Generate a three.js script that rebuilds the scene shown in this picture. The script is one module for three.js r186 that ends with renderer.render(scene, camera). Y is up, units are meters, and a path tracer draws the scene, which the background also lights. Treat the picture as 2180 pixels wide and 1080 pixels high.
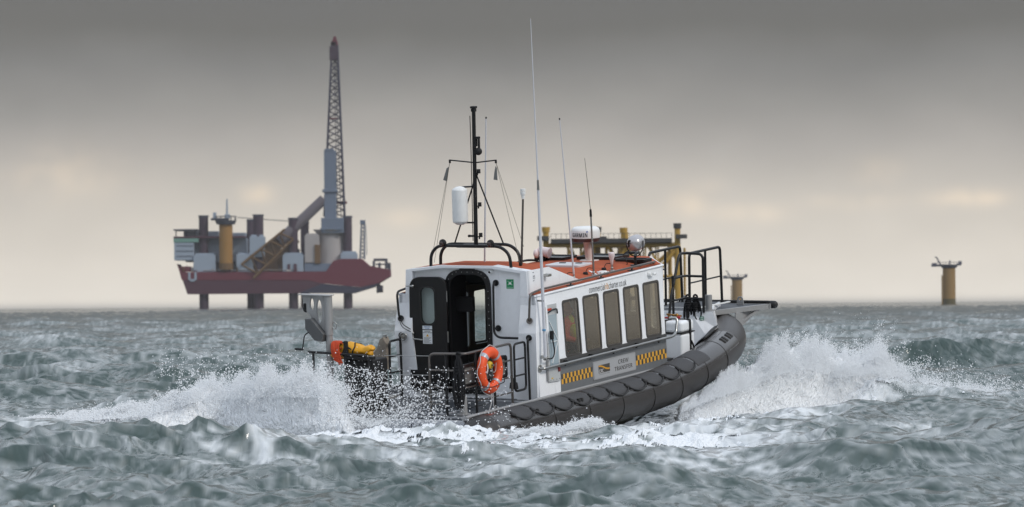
import * as THREE from 'three';
import { RoundedBoxGeometry } from 'three/addons/geometries/RoundedBoxGeometry.js';
import { mergeGeometries, mergeVertices } from 'three/addons/utils/BufferGeometryUtils.js';
import { ImprovedNoise } from 'three/addons/math/ImprovedNoise.js';
import { MarchingCubes } from 'three/addons/objects/MarchingCubes.js';

// ------------------------------------------------------------------ camera, sky, sun, exposure
const renderer = new THREE.WebGLRenderer({ antialias: true });
renderer.setSize(1024, 507);
renderer.toneMapping = THREE.LinearToneMapping;
renderer.toneMappingExposure = 1.0;
renderer.shadowMap.enabled = true;
const scene = new THREE.Scene();
const camera = new THREE.PerspectiveCamera(5.944, 1024 / 507, 1, 60000);
camera.position.set(0, 2.0, 0);
camera.rotation.order = 'YXZ';
camera.rotation.set(THREE.MathUtils.degToRad(0.589), 0, -0.0075);
camera.focus = 79;
camera.userData.fStop = 4.5;
scene.add(camera);

let seed_ = 12345;
const rnd = () => { seed_ = (seed_ + 0x6d2b79f5) | 0; let t = Math.imul(seed_ ^ (seed_ >>> 15), 1 | seed_); t = (t + Math.imul(t ^ (t >>> 7), 61 | t)) ^ t; return ((t ^ (t >>> 14)) >>> 0) / 4294967296; };
const gauss = () => Math.sqrt(-2 * Math.log(1 - rnd() * 0.99999)) * Math.cos(6.28318530718 * rnd());
const noiser = new ImprovedNoise();
const n3 = (x, y, z) => noiser.noise(x, y, z);
const fbm = (x, y, z, o = 4) => { let s = 0, a = 0.5, f = 1; for (let i = 0; i < o; i++) { s += a * noiser.noise(x * f + i * 17.3, y * f + i * 5.1, z * f - i * 9.7); a *= 0.5; f *= 2.03; } return s; };
const clamp = (x, a = 0, b = 1) => Math.min(b, Math.max(a, x));
const smooth = (a, b, x) => { const t = clamp((x - a) / (b - a)); return t * t * (3 - 2 * t); };
const lerp = (a, b, t) => a + (b - a) * t;
const curve = (pts, x) => { if (x <= pts[0][0]) return pts[0][1]; for (let i = 1; i < pts.length; i++) if (x <= pts[i][0]) return lerp(pts[i - 1][1], pts[i][1], (x - pts[i - 1][0]) / (pts[i][0] - pts[i - 1][0])); return pts[pts.length - 1][1]; };
const s2l = (c) => { c /= 255; return c <= 0.04045 ? c / 12.92 : ((c + 0.055) / 1.055) ** 2.4; };
const rgb = (r, g, b) => new THREE.Color().setRGB(s2l(r), s2l(g), s2l(b));   // sRGB bytes to a linear colour

// overcast evening sky: a bright clear strip over the horizon under a dark bank of cloud, unseen paler overcast above, brightened to light the sea
const SKY = [ // elevation in degrees, sRGB
  [0.0, 238, 231, 219], [0.5, 231, 223, 210], [0.95, 219, 211, 198], [1.4, 202, 195, 184], [1.85, 179, 174, 167], [2.3, 155, 152, 147],
  [2.8, 131, 130, 127], [3.2, 113, 112, 108], [3.6, 104, 103, 100], [5, 120, 120, 119], [7.5, 135, 136, 137], [15.2, 136, 139, 143], [17, 184, 189, 195], [20, 226, 233, 243], [28, 236, 245, 258], [90, 226, 241, 260]];
{
  const W = 4096, Hh = 2048, data = new Float32Array(W * Hh * 4);
  const col = [0, 1, 2].map((k) => SKY.map((s) => [s[0], s2l(s[k + 1])]));
  // small sunlit cloud shreds low in the strip: azimuth (deg, right positive), elevation, half width, half height, strength
  const shreds = [[-3.0, 1.3, 0.17, 0.10, 0.5], [-2.9, 1.36, 0.12, 0.07, 0.4], [-1.25, 1.02, 0.3, 0.1, 0.3], [2.05, 1.15, 0.22, 0.12, 0.55], [2.75, 1.03, 0.4, 0.09, 0.5], [2.3, 1.38, 0.2, 0.06, 0.25], [4.0, 1.16, 0.55, 0.07, 0.35], [5.35, 1.2, 0.42, 0.09, 0.6], [5.6, 1.24, 0.2, 0.06, 0.4], [1.1, 1.0, 0.5, 0.12, 0.22], [-5.2, 1.55, 0.7, 0.3, 0.3], [4.3, 1.5, 0.3, 0.15, 0.25]];
  for (let y = 0; y < Hh; y++) {
    const el0 = ((y + 0.5) / Hh - 0.5) * 180;
    for (let x = 0; x < W; x++) {
      const az = ((x + 0.5) / W - 0.25) * 360, i = (y * W + x) * 4;
      if (el0 < -0.3) { data[i] = 0.30; data[i + 1] = 0.31; data[i + 2] = 0.31; data[i + 3] = 1; continue; }
      const a = az * Math.PI / 180, cx = Math.cos(a), cz = Math.sin(a);
      const near = el0 < 12;
      let wob = near ? fbm(cx * 22, el0 * 0.75, cz * 22, 4) * 0.3 : 0;
      const el = Math.max(0, el0 + wob * smooth(0.3, 2.2, el0));
      let m = 1;
      m += (near ? fbm(cx * 60 + 3, el0 * 2.2, cz * 60, 4) * 0.08 : 0) + fbm(cx * 2.2 * Math.cos(el0 / 57.3), el0 * 0.05, cz * 2.2, 4) * 0.3 * smooth(12, 30, el0);
      let c = [0, 1, 2].map((k) => curve(col[k], el) * m);
      if (near) {
        let w = 0;
        for (const s of shreds) { let d = ((az - s[0] + 540) % 360) - 180; const q = (d / s[2]) ** 2 + ((el0 - s[1]) / s[3]) ** 2; if (q < 9) w += s[4] * Math.exp(-q) * clamp(0.75 + 1.6 * fbm(az * 5, el0 * 9, 4.4, 4)); }
        w = clamp(w * 1.2);
        c[0] += w * 0.4; c[1] += w * 0.27; c[2] += w * 0.13;
      }
      data[i] = c[0]; data[i + 1] = c[1]; data[i + 2] = c[2]; data[i + 3] = 1;
    }
  }
  const sky = new THREE.DataTexture(data, W, Hh, THREE.RGBAFormat, THREE.FloatType);
  sky.mapping = THREE.EquirectangularReflectionMapping; sky.magFilter = THREE.LinearFilter; sky.minFilter = THREE.LinearFilter; sky.needsUpdate = true;
  scene.background = sky; scene.environment = sky;
}
const sun = new THREE.DirectionalLight(new THREE.Color().setRGB(1, 0.94, 0.86), 1.4);   // veiled low sun, off to the right
sun.position.set(66, 60, 42).multiplyScalar(3).add(new THREE.Vector3(0, 0, -80)); sun.target.position.set(0, 0, -80);
sun.castShadow = true; sun.shadow.radius = 22; sun.shadow.mapSize.set(2048, 2048);
Object.assign(sun.shadow.camera, { left: -20, right: 20, top: 20, bottom: -20, near: 1, far: 600 });
scene.add(sun, sun.target);

// ------------------------------------------------------------------ helpers
const counts = {};
const numbered = (n) => { const k = counts[n] = (counts[n] ?? -1) + 1; return k ? n + '_' + String(k).padStart(3, '0') : n; };
function lay(o) { o.traverse((c) => { if (c.isMesh) { c.castShadow = true; c.receiveShadow = true; } }); return o; }
function part(name, geo, mat, parent, label) { const m = new THREE.Mesh(Array.isArray(geo) ? merge(geo) : geo, mat); m.name = name; m.castShadow = m.receiveShadow = true; if (label) m.userData.label = label; parent.add(m); return m; }
function thing(name, label, category, pos = [0, 0, 0], group) { const o = new THREE.Group(); o.name = numbered(name); o.position.set(...pos); o.userData = { label, category }; if (group) o.userData.group = group; scene.add(o); return o; }
function structure(name, geo, mat, kind = 'structure', label, category) { const m = new THREE.Mesh(geo, mat); m.name = name; m.userData.kind = kind; if (label) m.userData.label = label; if (category) m.userData.category = category; m.castShadow = m.receiveShadow = true; scene.add(m); return m; }
function merge(list) {
  return mergeGeometries(list.map((g) => { const q = g.index ? g.toNonIndexed() : g.clone(); for (const k of Object.keys(q.attributes)) if (!['position', 'normal', 'uv'].includes(k)) q.deleteAttribute(k); if (!q.attributes.normal) q.computeVertexNormals(); if (!q.attributes.uv) q.setAttribute('uv', new THREE.BufferAttribute(new Float32Array(q.attributes.position.count * 2), 2)); return q; }));
}
const V = (a) => new THREE.Vector3(...a);
function pipe(pts, r, round = 0.08, radial = 8, closed = false) {   // a bent tube with rounded corners
  const P = pts.map(V), path = new THREE.CurvePath(), n = P.length, add = (a, b) => { if (a.distanceTo(b) > 1e-4) path.add(new THREE.LineCurve3(a, b)); };
  const cut = (a, b) => a.clone().add(b.clone().sub(a).setLength(Math.min(round, a.distanceTo(b) * 0.48)));
  let last = closed ? cut(P[0], P[1]) : P[0]; const first = last;
  for (let i = 1; i < (closed ? n + 1 : n - 1); i++) { const b = P[i % n], a = P[(i - 1) % n], c = P[(i + 1) % n], p = cut(b, a), q = cut(b, c); add(last, p); path.add(new THREE.QuadraticBezierCurve3(p, b, q)); last = q; }
  if (!closed) add(last, P[n - 1]); else last = first;
  const list = [];
  for (const c of path.curves) list.push(new THREE.TubeGeometry(c, c.isLineCurve3 ? 1 : 6, r, radial, false));
  if (!closed) for (const e of [P[0], P[n - 1]]) list.push(new THREE.SphereGeometry(r, radial, 4).translate(e.x, e.y, e.z));
  return merge(list);
}
function smoothTube(pts, r, seg = 40, radial = 8, closed = false) { return new THREE.TubeGeometry(new THREE.CatmullRomCurve3(pts.map(V), closed), seg, r, radial, closed); }
function bar(a, b, r, r2 = r, radial = 8) { const A = V(a), B = V(b), d = B.clone().sub(A), g = new THREE.CylinderGeometry(r2, r, d.length(), radial); g.applyQuaternion(new THREE.Quaternion().setFromUnitVectors(new THREE.Vector3(0, 1, 0), d.normalize())); return g.translate((a[0] + b[0]) / 2, (a[1] + b[1]) / 2, (a[2] + b[2]) / 2); }
function box(w, h, d, x, y, z, bevel = 0.008, seg = 2) { const b = Math.min(bevel, w * 0.45, h * 0.45, d * 0.45); return new RoundedBoxGeometry(w, h, d, seg, b).translate(x, y, z); }
function beam(a, b, w, h) { const A = V(a), B = V(b), L = A.distanceTo(B), g = new THREE.BoxGeometry(w, h, L); const m = new THREE.Matrix4().lookAt(A, B, new THREE.Vector3(0, 1, 0)); return g.applyMatrix4(m).translate((a[0] + b[0]) / 2, (a[1] + b[1]) / 2, (a[2] + b[2]) / 2); }
function shape(pts) { const s = new THREE.Shape(); pts.forEach((p, i) => (i ? s.lineTo(...p) : s.moveTo(...p))); s.closePath(); return s; }
function rounded(pts, r, S = THREE.Shape) { // polygon with rounded corners
  const s = new S(), n = pts.length, P = pts.map((p) => new THREE.Vector2(...p));
  for (let i = 0; i < n; i++) { const b = P[i], a = P[(i + n - 1) % n], c = P[(i + 1) % n], rr = Array.isArray(r) ? r[i] : r; const p = b.clone().add(a.clone().sub(b).setLength(Math.min(rr, a.distanceTo(b) * 0.48))), q = b.clone().add(c.clone().sub(b).setLength(Math.min(rr, c.distanceTo(b) * 0.48))); i ? s.lineTo(p.x, p.y) : s.moveTo(p.x, p.y); s.quadraticCurveTo(b.x, b.y, q.x, q.y); }
  s.closePath(); return s;
}
const rect = (x0, y0, x1, y1) => [[x0, y0], [x1, y0], [x1, y1], [x0, y1]];
function slab(s, depth, bevel = 0, seg = 8) { return new THREE.ExtrudeGeometry(s, { depth, bevelEnabled: bevel > 0, bevelThickness: bevel, bevelSize: bevel, bevelOffset: -bevel, bevelSegments: 2, curveSegments: seg }); }
function faces(quads) { // flat-shaded polygons given by corner lists
  const pos = [], uv = [];
  for (const q of quads) for (let i = 1; i < q.length - 1; i++) for (const p of [q[0], q[i], q[i + 1]]) { pos.push(...p); uv.push(p[0] - p[2], p[1]); }
  const g = new THREE.BufferGeometry(); g.setAttribute('position', new THREE.Float32BufferAttribute(pos, 3)); g.setAttribute('uv', new THREE.Float32BufferAttribute(uv, 2)); g.computeVertexNormals(); return g;
}
function loft(rings, close = true) { // rings of equal length joined by quads, smooth
  const n = rings[0].length, pos = rings.flat(2), idx = [], uv = [];
  rings.forEach((r, i) => r.forEach((p, j) => uv.push(j / n, i / rings.length)));
  for (let i = 0; i < rings.length - 1; i++) for (let j = 0; j < (close ? n : n - 1); j++) { const a = i * n + j, b = i * n + (j + 1) % n; idx.push(a, b, a + n, b, b + n, a + n); }
  const g = new THREE.BufferGeometry(); g.setAttribute('position', new THREE.Float32BufferAttribute(pos, 3)); g.setAttribute('uv', new THREE.Float32BufferAttribute(uv, 2)); g.setIndex(idx); g.computeVertexNormals(); return g;
}
function canvas(w, h, draw) { const c = document.createElement('canvas'); c.width = w; c.height = h; draw(c.getContext('2d'), w, h); const t = new THREE.CanvasTexture(c); t.colorSpace = THREE.SRGBColorSpace; t.magFilter = THREE.LinearFilter; return t; }
function grain(size, f, rep, lo = 0, hi = 1) { // tileable grey noise for bump, roughness and colour maps
  const d = new Uint8Array(size * size * 4);
  for (let y = 0; y < size; y++) for (let x = 0; x < size; x++) { const v = clamp(f(x / size, y / size)), q = 255 * (lo + (hi - lo) * v), i = (y * size + x) * 4; d[i] = d[i + 1] = d[i + 2] = q; d[i + 3] = 255; }
  const t = new THREE.DataTexture(d, size, size); t.wrapS = t.wrapT = THREE.RepeatWrapping; t.magFilter = THREE.LinearFilter; t.repeat.set(rep, rep); t.needsUpdate = true; return t;
}
const tile = (u, v, k, s, o = 3) => { // tileable noise: k periods across
  const a = u * 6.28318530718, b = v * 6.28318530718, R = k / 6.28318530718; return fbm(Math.cos(a) * R + s, Math.sin(a) * R + Math.cos(b) * R * 0.7, Math.sin(b) * R + s * 0.37, o);
};
function mat(c, rough = 0.5, metal = 0, more = {}) { return new THREE.MeshPhysicalMaterial({ color: c, roughness: rough, metalness: metal, side: THREE.DoubleSide, ...more }); }

// ------------------------------------------------------------------ the boat's place in the world (its frame: x starboard, y up, z aft, origin on the deck at the cabin door)
const BOAT = new THREE.Object3D(); BOAT.rotation.order = 'YXZ';
BOAT.rotation.set(THREE.MathUtils.degToRad(5.5), -THREE.MathUtils.degToRad(27.5), -THREE.MathUtils.degToRad(1.3));
BOAT.position.set(-0.692, 0.497, -78); BOAT.updateMatrixWorld(true);
const toBoat = BOAT.matrixWorld.clone().invert(), tmp = new THREE.Vector3();
const ashore = (p) => new THREE.Vector3(...p).applyMatrix4(BOAT.matrixWorld).toArray();

// ------------------------------------------------------------------ sea
const WAVES = [];
{
  const N = 96;
  for (let i = 0; i < N; i++) {
    const u = (i + rnd() * 0.9) / N, L = u < 0.5 ? 0.36 * (1.7 / 0.36) ** (u / 0.5) : u < 0.86 ? 1.7 * (9 / 1.7) ** ((u - 0.5) / 0.36) : 9 * (42 / 9) ** ((u - 0.86) / 0.14);
    const k = 6.2832 / L, th = 0.3 + gauss() * lerp(0.75, 0.38, u);
    const s = (L < 1.7 ? 0.036 : L < 9 ? 0.044 : 0.056 * (9 / L) ** 1.3) * (0.6 + rnd() * 0.8);
    WAVES.push({ L, k, dx: Math.sin(th), dz: Math.cos(th), a: s / k, q: L < 2 ? 0.7 : 0.85, p: rnd() * 6.2832 });
  }
}
// crests that the photograph shows one by one: x, z, height, half width across, half depth, turn
const CRESTS = [[-3.72, -62, 0.28, 0.7, 1.0, 0.1], [-3.0, -61.2, 0.3, 0.8, 0.8, 0.2], [-1.75, -50.5, 0.3, 0.7, 1.1, 0.1], [-2.6, -51.5, 0.18, 1.4, 0.9, 0.3], [7.3, -80, 0.42, 0.9, 1.2, 0.2], [6.2, -80.5, 0.25, 1.4, 1.2, 0.0], [-1.15, -73.6, 0.34, 0.42, 0.7, -0.2], [7.7, -73, 0.35, 0.6, 0.8, 0.1], [-4.1, -74.2, 0.4, 0.9, 0.8, 0.25], [-5.6, -73.6, 0.25, 1.6, 0.7, 0.25], [2.6, -62, 0.14, 0.8, 0.9, 0.1], [0.2, -55, 0.2, 0.9, 0.8, 0.2], [4.4, -56, 0.25, 0.8, 0.9, 0.0], [-5.2, -58, 0.28, 0.8, 0.8, 0.2], [3.9, -83.6, 0.3, 1.6, 1.0, 0.1], [6.0, -86.5, 0.35, 2.4, 1.3, 0.1]];
const CHOP = [[6.5, 0.15], [3.1, 0.125], [1.5, 0.08], [0.72, 0.058], [0.38, 0.034], [0.22, 0.016]];
const seaOut = [0, 0, 0];
function seaAt(x, z, fine = 0) { // displaced position of the sea point x, z; waves shorter than the grid can carry are left out
  let ox = 0, oy = 0, oz = 0; const near = smooth(66, 50, Math.hypot(x, z));
  const patch = Math.max(0.15, 0.95 + 1.3 * n3(x * 0.16, 2.2, z * 0.07) + 0.7 * n3(x * 0.5, 8.2, z * 0.2));
  const wz = Math.exp(-(((x + 0.6) / 6) ** 2) - ((z + 70.5) / 6.5) ** 2), calm = 1 - 0.8 * wz;
  for (const w of WAVES) {
    if (w.L < fine * 1.2) continue;
    const f = (fine ? smooth(1.2 * fine, 2.4 * fine, w.L) : 1) * (w.L < 4 ? lerp(patch, 1, smooth(1.5, 4, w.L)) : calm * (1 - 0.75 * near)), ph = w.k * (w.dx * x + w.dz * z) + w.p, a = w.a * f, c = Math.cos(ph), s = Math.sin(ph), q = w.q * a;
    oy += a * c; ox -= q * w.dx * s; oz -= q * w.dz * s;
  }
  { // sharp wind chop riding on the waves: ridges across the wind, finest near by
    const a = z * 0.955 + x * 0.296, b = x * 0.955 - z * 0.296, w = 0.7 * n3(a * 0.21, 1.3, b * 0.13);
    let h = 0; const calm2 = 1 - 0.75 * Math.exp(-(((x + 1) / 5.5) ** 2) - ((z + 71) / 6.5) ** 2);
    for (const [l, A] of CHOP) { if (l < fine * 2.2) break; const q = n3(a / l + w, l * 3.1, b / (l * 2.0) + 0.4 * w), r = 1 - Math.abs(q) * 2.6; h += A * (l > 2 ? calm2 * (1 - 0.4 * near) : 1) * smooth(2.2 * fine, 4 * fine, l) * r * Math.abs(r); }
    oy += h * clamp(patch, 0.35, 1.7) - 0.12 * wz - 0.2 * Math.exp(-(((x - 2.2) / 1.9) ** 2) - ((z + 77) / 3) ** 2) + 0.12 * Math.exp(-(((x + 0.6) / 0.9) ** 2) - ((z + 74.2) / 1.2) ** 2) - 0.3 * near;
  }
  if (z > -95 && z < -45 && Math.abs(x) < 12) {
    for (const c of CRESTS) {
      const dx = x - c[0], dz = z - c[1], ca = Math.cos(c[5]), sa = Math.sin(c[5]), u = (dx * ca - dz * sa) / c[3], v = (dx * sa + dz * ca) / c[4], q = u * u + v * v;
      if (q < 12) oy += c[2] * (0.75 + 0.9 * fbm(x * 1.8 + c[0], c[1], z * 0.9, 3)) * 0.8 * Math.exp(-1.2 * Math.pow(q + 0.02, 0.75));
    }
    tmp.set(x + ox, 0.3, z + oz).applyMatrix4(toBoat);   // the water parts round the hull
    const half = tmp.z > -4 ? 1.35 : 1.35 * Math.sqrt(clamp((tmp.z + 8.8) / 4.8));
    const inside = smooth(0.3, -0.2, Math.abs(tmp.x) - half) * smooth(-5.6, -3.4, tmp.z) * smooth(3.0, 2.5, tmp.z);
    oy = lerp(oy, Math.min(oy, -0.55), inside);
  }
  seaOut[0] = x + ox; seaOut[1] = oy; seaOut[2] = z + oz; return seaOut;
}
// ------------------------------------------------------------------ foam lying on the sea
const WASH = [[-3.2, -66.2, 1.8, 0.9], [-1.6, -65.2, 2.2, 1.2], [0.6, -65.4, 1.9, 1.15], [2.2, -68, 1.6, 1.1], [-1.8, -62, 1.7, 0.65], [0.4, -61.5, 1.7, 0.7], [2.0, -63.5, 1.4, 0.85], [3.4, -75, 1.3, 0.85], [-11, -74.4, 1.2, 0.9], [-1, -69, 2.4, 1.0], [1.5, -71, 1.8, 0.7], [-5.5, -71.5, 1.8, 0.55], [-6.5, -76.5, 1.6, 0.8], [-9.5, -74.6, 0.9, 0.75], [-8, -75, 1.0, 0.85], [-6, -74.6, 1.3, 0.9], [-4.4, -74.2, 1.9, 1.0], [-3, -73, 2.4, 1.05], [-1.6, -72, 2.6, 1.05], [-0.2, -71.5, 2.4, 1.05], [1.0, -72.4, 1.7, 1.1], [2.0, -74.8, 1.2, 1.15], [2.8, -77.5, 1.2, 1.15], [3.4, -80.5, 1.4, 1.2], [4.2, -84, 1.6, 1.2], [5.8, -86, 1.5, 1.1], [7.5, -87, 1.3, 0.95], [-4, -70, 2.2, 0.85], [-2, -67.6, 2.4, 0.95], [0.6, -68, 2.2, 0.85], [2.6, -72, 1.6, 0.85], [-3.4, -78, 2.2, 1.2], [-5, -77, 1.6, 1.0], [-2, -76.2, 1.3, 1.2], [0, -74.4, 1.2, 1.1]];
function washAt(x, z) { let m = 0; for (const [cx, cz, r, s] of WASH) { const q = ((x - cx) / (r * 1.25)) ** 2 + ((z - cz) / (r * 1.5)) ** 2; if (q < 6) m = Math.max(m, s * Math.exp(-q * 0.75)); } return m; }
function foamAt(x, z) {
  const m = washAt(x, z);
  if (m < 0.15) return 0;
  tmp.set(x, 0.2, z).applyMatrix4(toBoat); if (tmp.z > -8 && tmp.z < 2.7 && Math.abs(tmp.x) < 1.15) return 0;
  const big = fbm(x * 0.6 + 4, 1.1, z * 0.35, 3), warp = fbm(x * 1.7, 7.7, z * 1.0, 3) * 0.7;
  const lace = 1 - Math.abs(fbm(x * 1.5 + warp, 3.3, z * 1.9 + warp, 4)) * 4.2, fine = fbm(x * 12, 5.5, z * 9, 3);
  return m * 1.0 + big * 1.5 + lace * 0.5 + fine * 1.3 - 1.42;
}
{
  const rows = [], cols = [];
  for (let d = 2; d < 37; d += Math.max(0.3, (37 - d) * 0.08)) rows.push(d);
  for (let d = 37; d < 6200;) { rows.push(d); d *= 1 + (d < 110 ? 0.0021 : d < 600 ? lerp(0.0021, 0.0055, (d - 110) / 490) : d < 1600 ? 0.006 : 0.03); }
  for (let a = -7.4; a <= 7.4; a += 0.027) cols.push(a);
  const wide = []; for (let a = 7.6, s = 0.2; a < 178; s *= 1.3, a += Math.min(s, 9)) wide.push(a);
  const all = [...wide.map((a) => -a).reverse(), ...cols, ...wide], nc = all.length + 1, nr = rows.length;
  const pos = new Float32Array(nr * nc * 3), uv = new Float32Array(nr * nc * 2), tint = new Float32Array(nr * nc * 3), idx = new Uint32Array((nr - 1) * (nc - 1) * 6);
  const sines = all.map((a) => [Math.sin(a / 57.29578), Math.cos(a / 57.29578)]); sines.push(sines[0]);
  let o = 0;
  for (let i = 0; i < nr; i++) {
    const d = rows[i], gap = (rows[Math.min(i + 1, nr - 1)] - rows[Math.max(i - 1, 0)]) / 2;
    for (let j = 0; j < nc; j++) {
      const x = d * sines[j][0], z = -d * sines[j][1], fine = Math.max(gap, Math.abs(all[j] ?? 180) > 7.5 ? d * 0.08 : 0), p = seaAt(x, z, fine), k = i * nc + j;
      if (d > 350) p[1] += (n3(x * 0.37, d * 1.7, z * 0.011) + 0.5 * n3(x * 0.9, d * 2.3, 4.4)) * Math.min(0.75, 0.06 * gap * smooth(350, 700, d) + 0.0 );
      { // pale streaks, part foam, part sky glints painted into the colour; white crests
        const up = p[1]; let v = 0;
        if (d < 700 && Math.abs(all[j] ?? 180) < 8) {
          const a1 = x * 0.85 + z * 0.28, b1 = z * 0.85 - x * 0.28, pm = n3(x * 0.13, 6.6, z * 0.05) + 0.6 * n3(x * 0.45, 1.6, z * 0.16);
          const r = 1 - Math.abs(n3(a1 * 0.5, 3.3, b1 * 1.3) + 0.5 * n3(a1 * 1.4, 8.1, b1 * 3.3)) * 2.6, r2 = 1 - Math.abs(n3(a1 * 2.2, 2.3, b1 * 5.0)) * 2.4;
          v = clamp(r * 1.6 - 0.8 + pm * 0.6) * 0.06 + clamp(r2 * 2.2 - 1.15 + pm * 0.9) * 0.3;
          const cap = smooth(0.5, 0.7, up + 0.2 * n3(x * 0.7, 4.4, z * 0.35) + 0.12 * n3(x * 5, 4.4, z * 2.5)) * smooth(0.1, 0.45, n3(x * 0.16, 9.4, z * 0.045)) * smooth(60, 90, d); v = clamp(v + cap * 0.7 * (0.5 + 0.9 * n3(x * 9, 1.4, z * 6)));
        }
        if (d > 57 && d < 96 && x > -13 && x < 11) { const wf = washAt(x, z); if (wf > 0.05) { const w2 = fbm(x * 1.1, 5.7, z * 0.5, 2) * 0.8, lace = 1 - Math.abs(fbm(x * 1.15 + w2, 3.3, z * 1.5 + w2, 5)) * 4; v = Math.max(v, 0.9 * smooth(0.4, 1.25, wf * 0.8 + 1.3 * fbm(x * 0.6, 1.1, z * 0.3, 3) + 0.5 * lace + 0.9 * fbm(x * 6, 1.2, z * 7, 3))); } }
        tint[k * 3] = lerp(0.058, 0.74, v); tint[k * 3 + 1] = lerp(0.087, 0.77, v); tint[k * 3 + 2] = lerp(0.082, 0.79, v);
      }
      pos[k * 3] = p[0]; pos[k * 3 + 1] = p[1]; pos[k * 3 + 2] = p[2]; uv[k * 2] = x; uv[k * 2 + 1] = -z;
      if (i && j) { idx[o++] = k; idx[o++] = k - nc - 1; idx[o++] = k - 1; idx[o++] = k; idx[o++] = k - nc; idx[o++] = k - nc - 1; }
    }
  }
  const g = new THREE.BufferGeometry();
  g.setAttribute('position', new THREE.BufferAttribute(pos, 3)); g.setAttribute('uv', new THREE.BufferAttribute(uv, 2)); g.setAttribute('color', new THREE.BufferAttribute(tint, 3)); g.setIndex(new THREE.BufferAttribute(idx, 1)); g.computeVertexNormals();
  const RN = 1024, RX = 3.7, RZ = 5.3, hgt = new Float32Array(RN * RN), nd = new Uint8Array(RN * RN * 4);   // wind ripples as a tileable normal map
  for (let y = 0; y < RN; y++) for (let x = 0; x < RN; x++) {
    const u = x / RN, v = y / RN, wu = u + 0.025 * tile(u, v, 3, 1.7, 2), wv = v + 0.02 * tile(v, u, 3, 4.7, 2);
    const r = 1 - Math.abs(tile(wu, wv, 7, 8.3, 3)) * 3.2, q = 1 - Math.abs(tile(wu, wv, 17, 5.3, 2)) * 3.2, f = tile(wu, wv, 36, 2.3, 2);
    hgt[y * RN + x] = 0.05 * r + 0.016 * q + 0.012 * f;
  }
  for (let y = 0; y < RN; y++) for (let x = 0; x < RN; x++) {
    const at = (i, j) => hgt[((j + RN) % RN) * RN + (i + RN) % RN], gx = (at(x + 1, y) - at(x - 1, y)) / (2 * RX / RN), gy = (at(x, y + 1) - at(x, y - 1)) / (2 * RZ / RN), l = 1 / Math.hypot(gx, gy, 1), i = (y * RN + x) * 4;
    nd[i] = 127.5 - 127.5 * gx * l; nd[i + 1] = 127.5 - 127.5 * gy * l; nd[i + 2] = 127.5 + 127.5 * l; nd[i + 3] = 255;
  }
  const ripple = new THREE.DataTexture(nd, RN, RN); ripple.wrapS = ripple.wrapT = THREE.RepeatWrapping; ripple.magFilter = THREE.LinearFilter; ripple.repeat.set(1 / RX, 1 / RZ); ripple.needsUpdate = true;
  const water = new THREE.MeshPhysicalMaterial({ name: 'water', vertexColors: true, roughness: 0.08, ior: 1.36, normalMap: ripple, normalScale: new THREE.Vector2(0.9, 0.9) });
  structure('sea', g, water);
}
// foam as raised froth
{
  const sx = 0.032, sz = 0.08, x0 = -11, x1 = 9, z0 = -89.5, z1 = -60, nx = Math.round((x1 - x0) / sx), nz = Math.round((z1 - z0) / sz);
  const F = new Float32Array((nx + 1) * (nz + 1));
  for (let j = 0; j <= nz; j++) for (let i = 0; i <= nx; i++) F[j * (nx + 1) + i] = foamAt(x0 + i * sx, z0 + j * sz);
  const map = new Int32Array(F.length).fill(-1), pos = [], idx = [], uv = [];
  const vert = (k) => {
    if (map[k] < 0) {
      const x = x0 + (k % (nx + 1)) * sx, z = z0 + Math.floor(k / (nx + 1)) * sz, p = seaAt(x, z, 0.09), f = clamp(F[k] * 1.6);
      map[k] = pos.length / 3;
      pos.push(p[0], p[1] - 0.004 + f * (0.008 + 0.075 * clamp(0.3 + 1.6 * fbm(x * 2.1, 9.1, z * 1.4, 3)) + 0.05 * fbm(x * 8, 4.2, z * 6, 3)), p[2]); uv.push(x, z);
    }
    return map[k];
  };
  for (let j = 0; j < nz; j++) for (let i = 0; i < nx; i++) {
    const a = j * (nx + 1) + i, b = a + 1, c = a + nx + 1, d = c + 1;
    if (Math.max(F[a], F[b], F[c]) > 0 && F[a] + F[b] + F[c] > 0) idx.push(vert(a), vert(c), vert(b));
    if (F[b] + F[c] + F[d] > 0) idx.push(vert(b), vert(c), vert(d));
  }
  const g = new THREE.BufferGeometry(); g.setAttribute('position', new THREE.Float32BufferAttribute(pos, 3)); g.setAttribute('uv', new THREE.Float32BufferAttribute(uv, 2)); g.setIndex(idx); g.computeVertexNormals();
  console.log('foam tris', idx.length / 3);
  const bub = grain(512, (u, v) => 0.5 + 0.8 * tile(u, v, 14, 2.2, 4), 1.6);
  structure('sea_foam', g, new THREE.MeshPhysicalMaterial({ name: 'foam', color: new THREE.Color().setRGB(0.82, 0.85, 0.88), roughness: 0.7, bumpMap: bub, bumpScale: 0.03 }), 'stuff', 'white wash of foam on the sea behind and beside the boat', 'foam');
}

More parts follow.
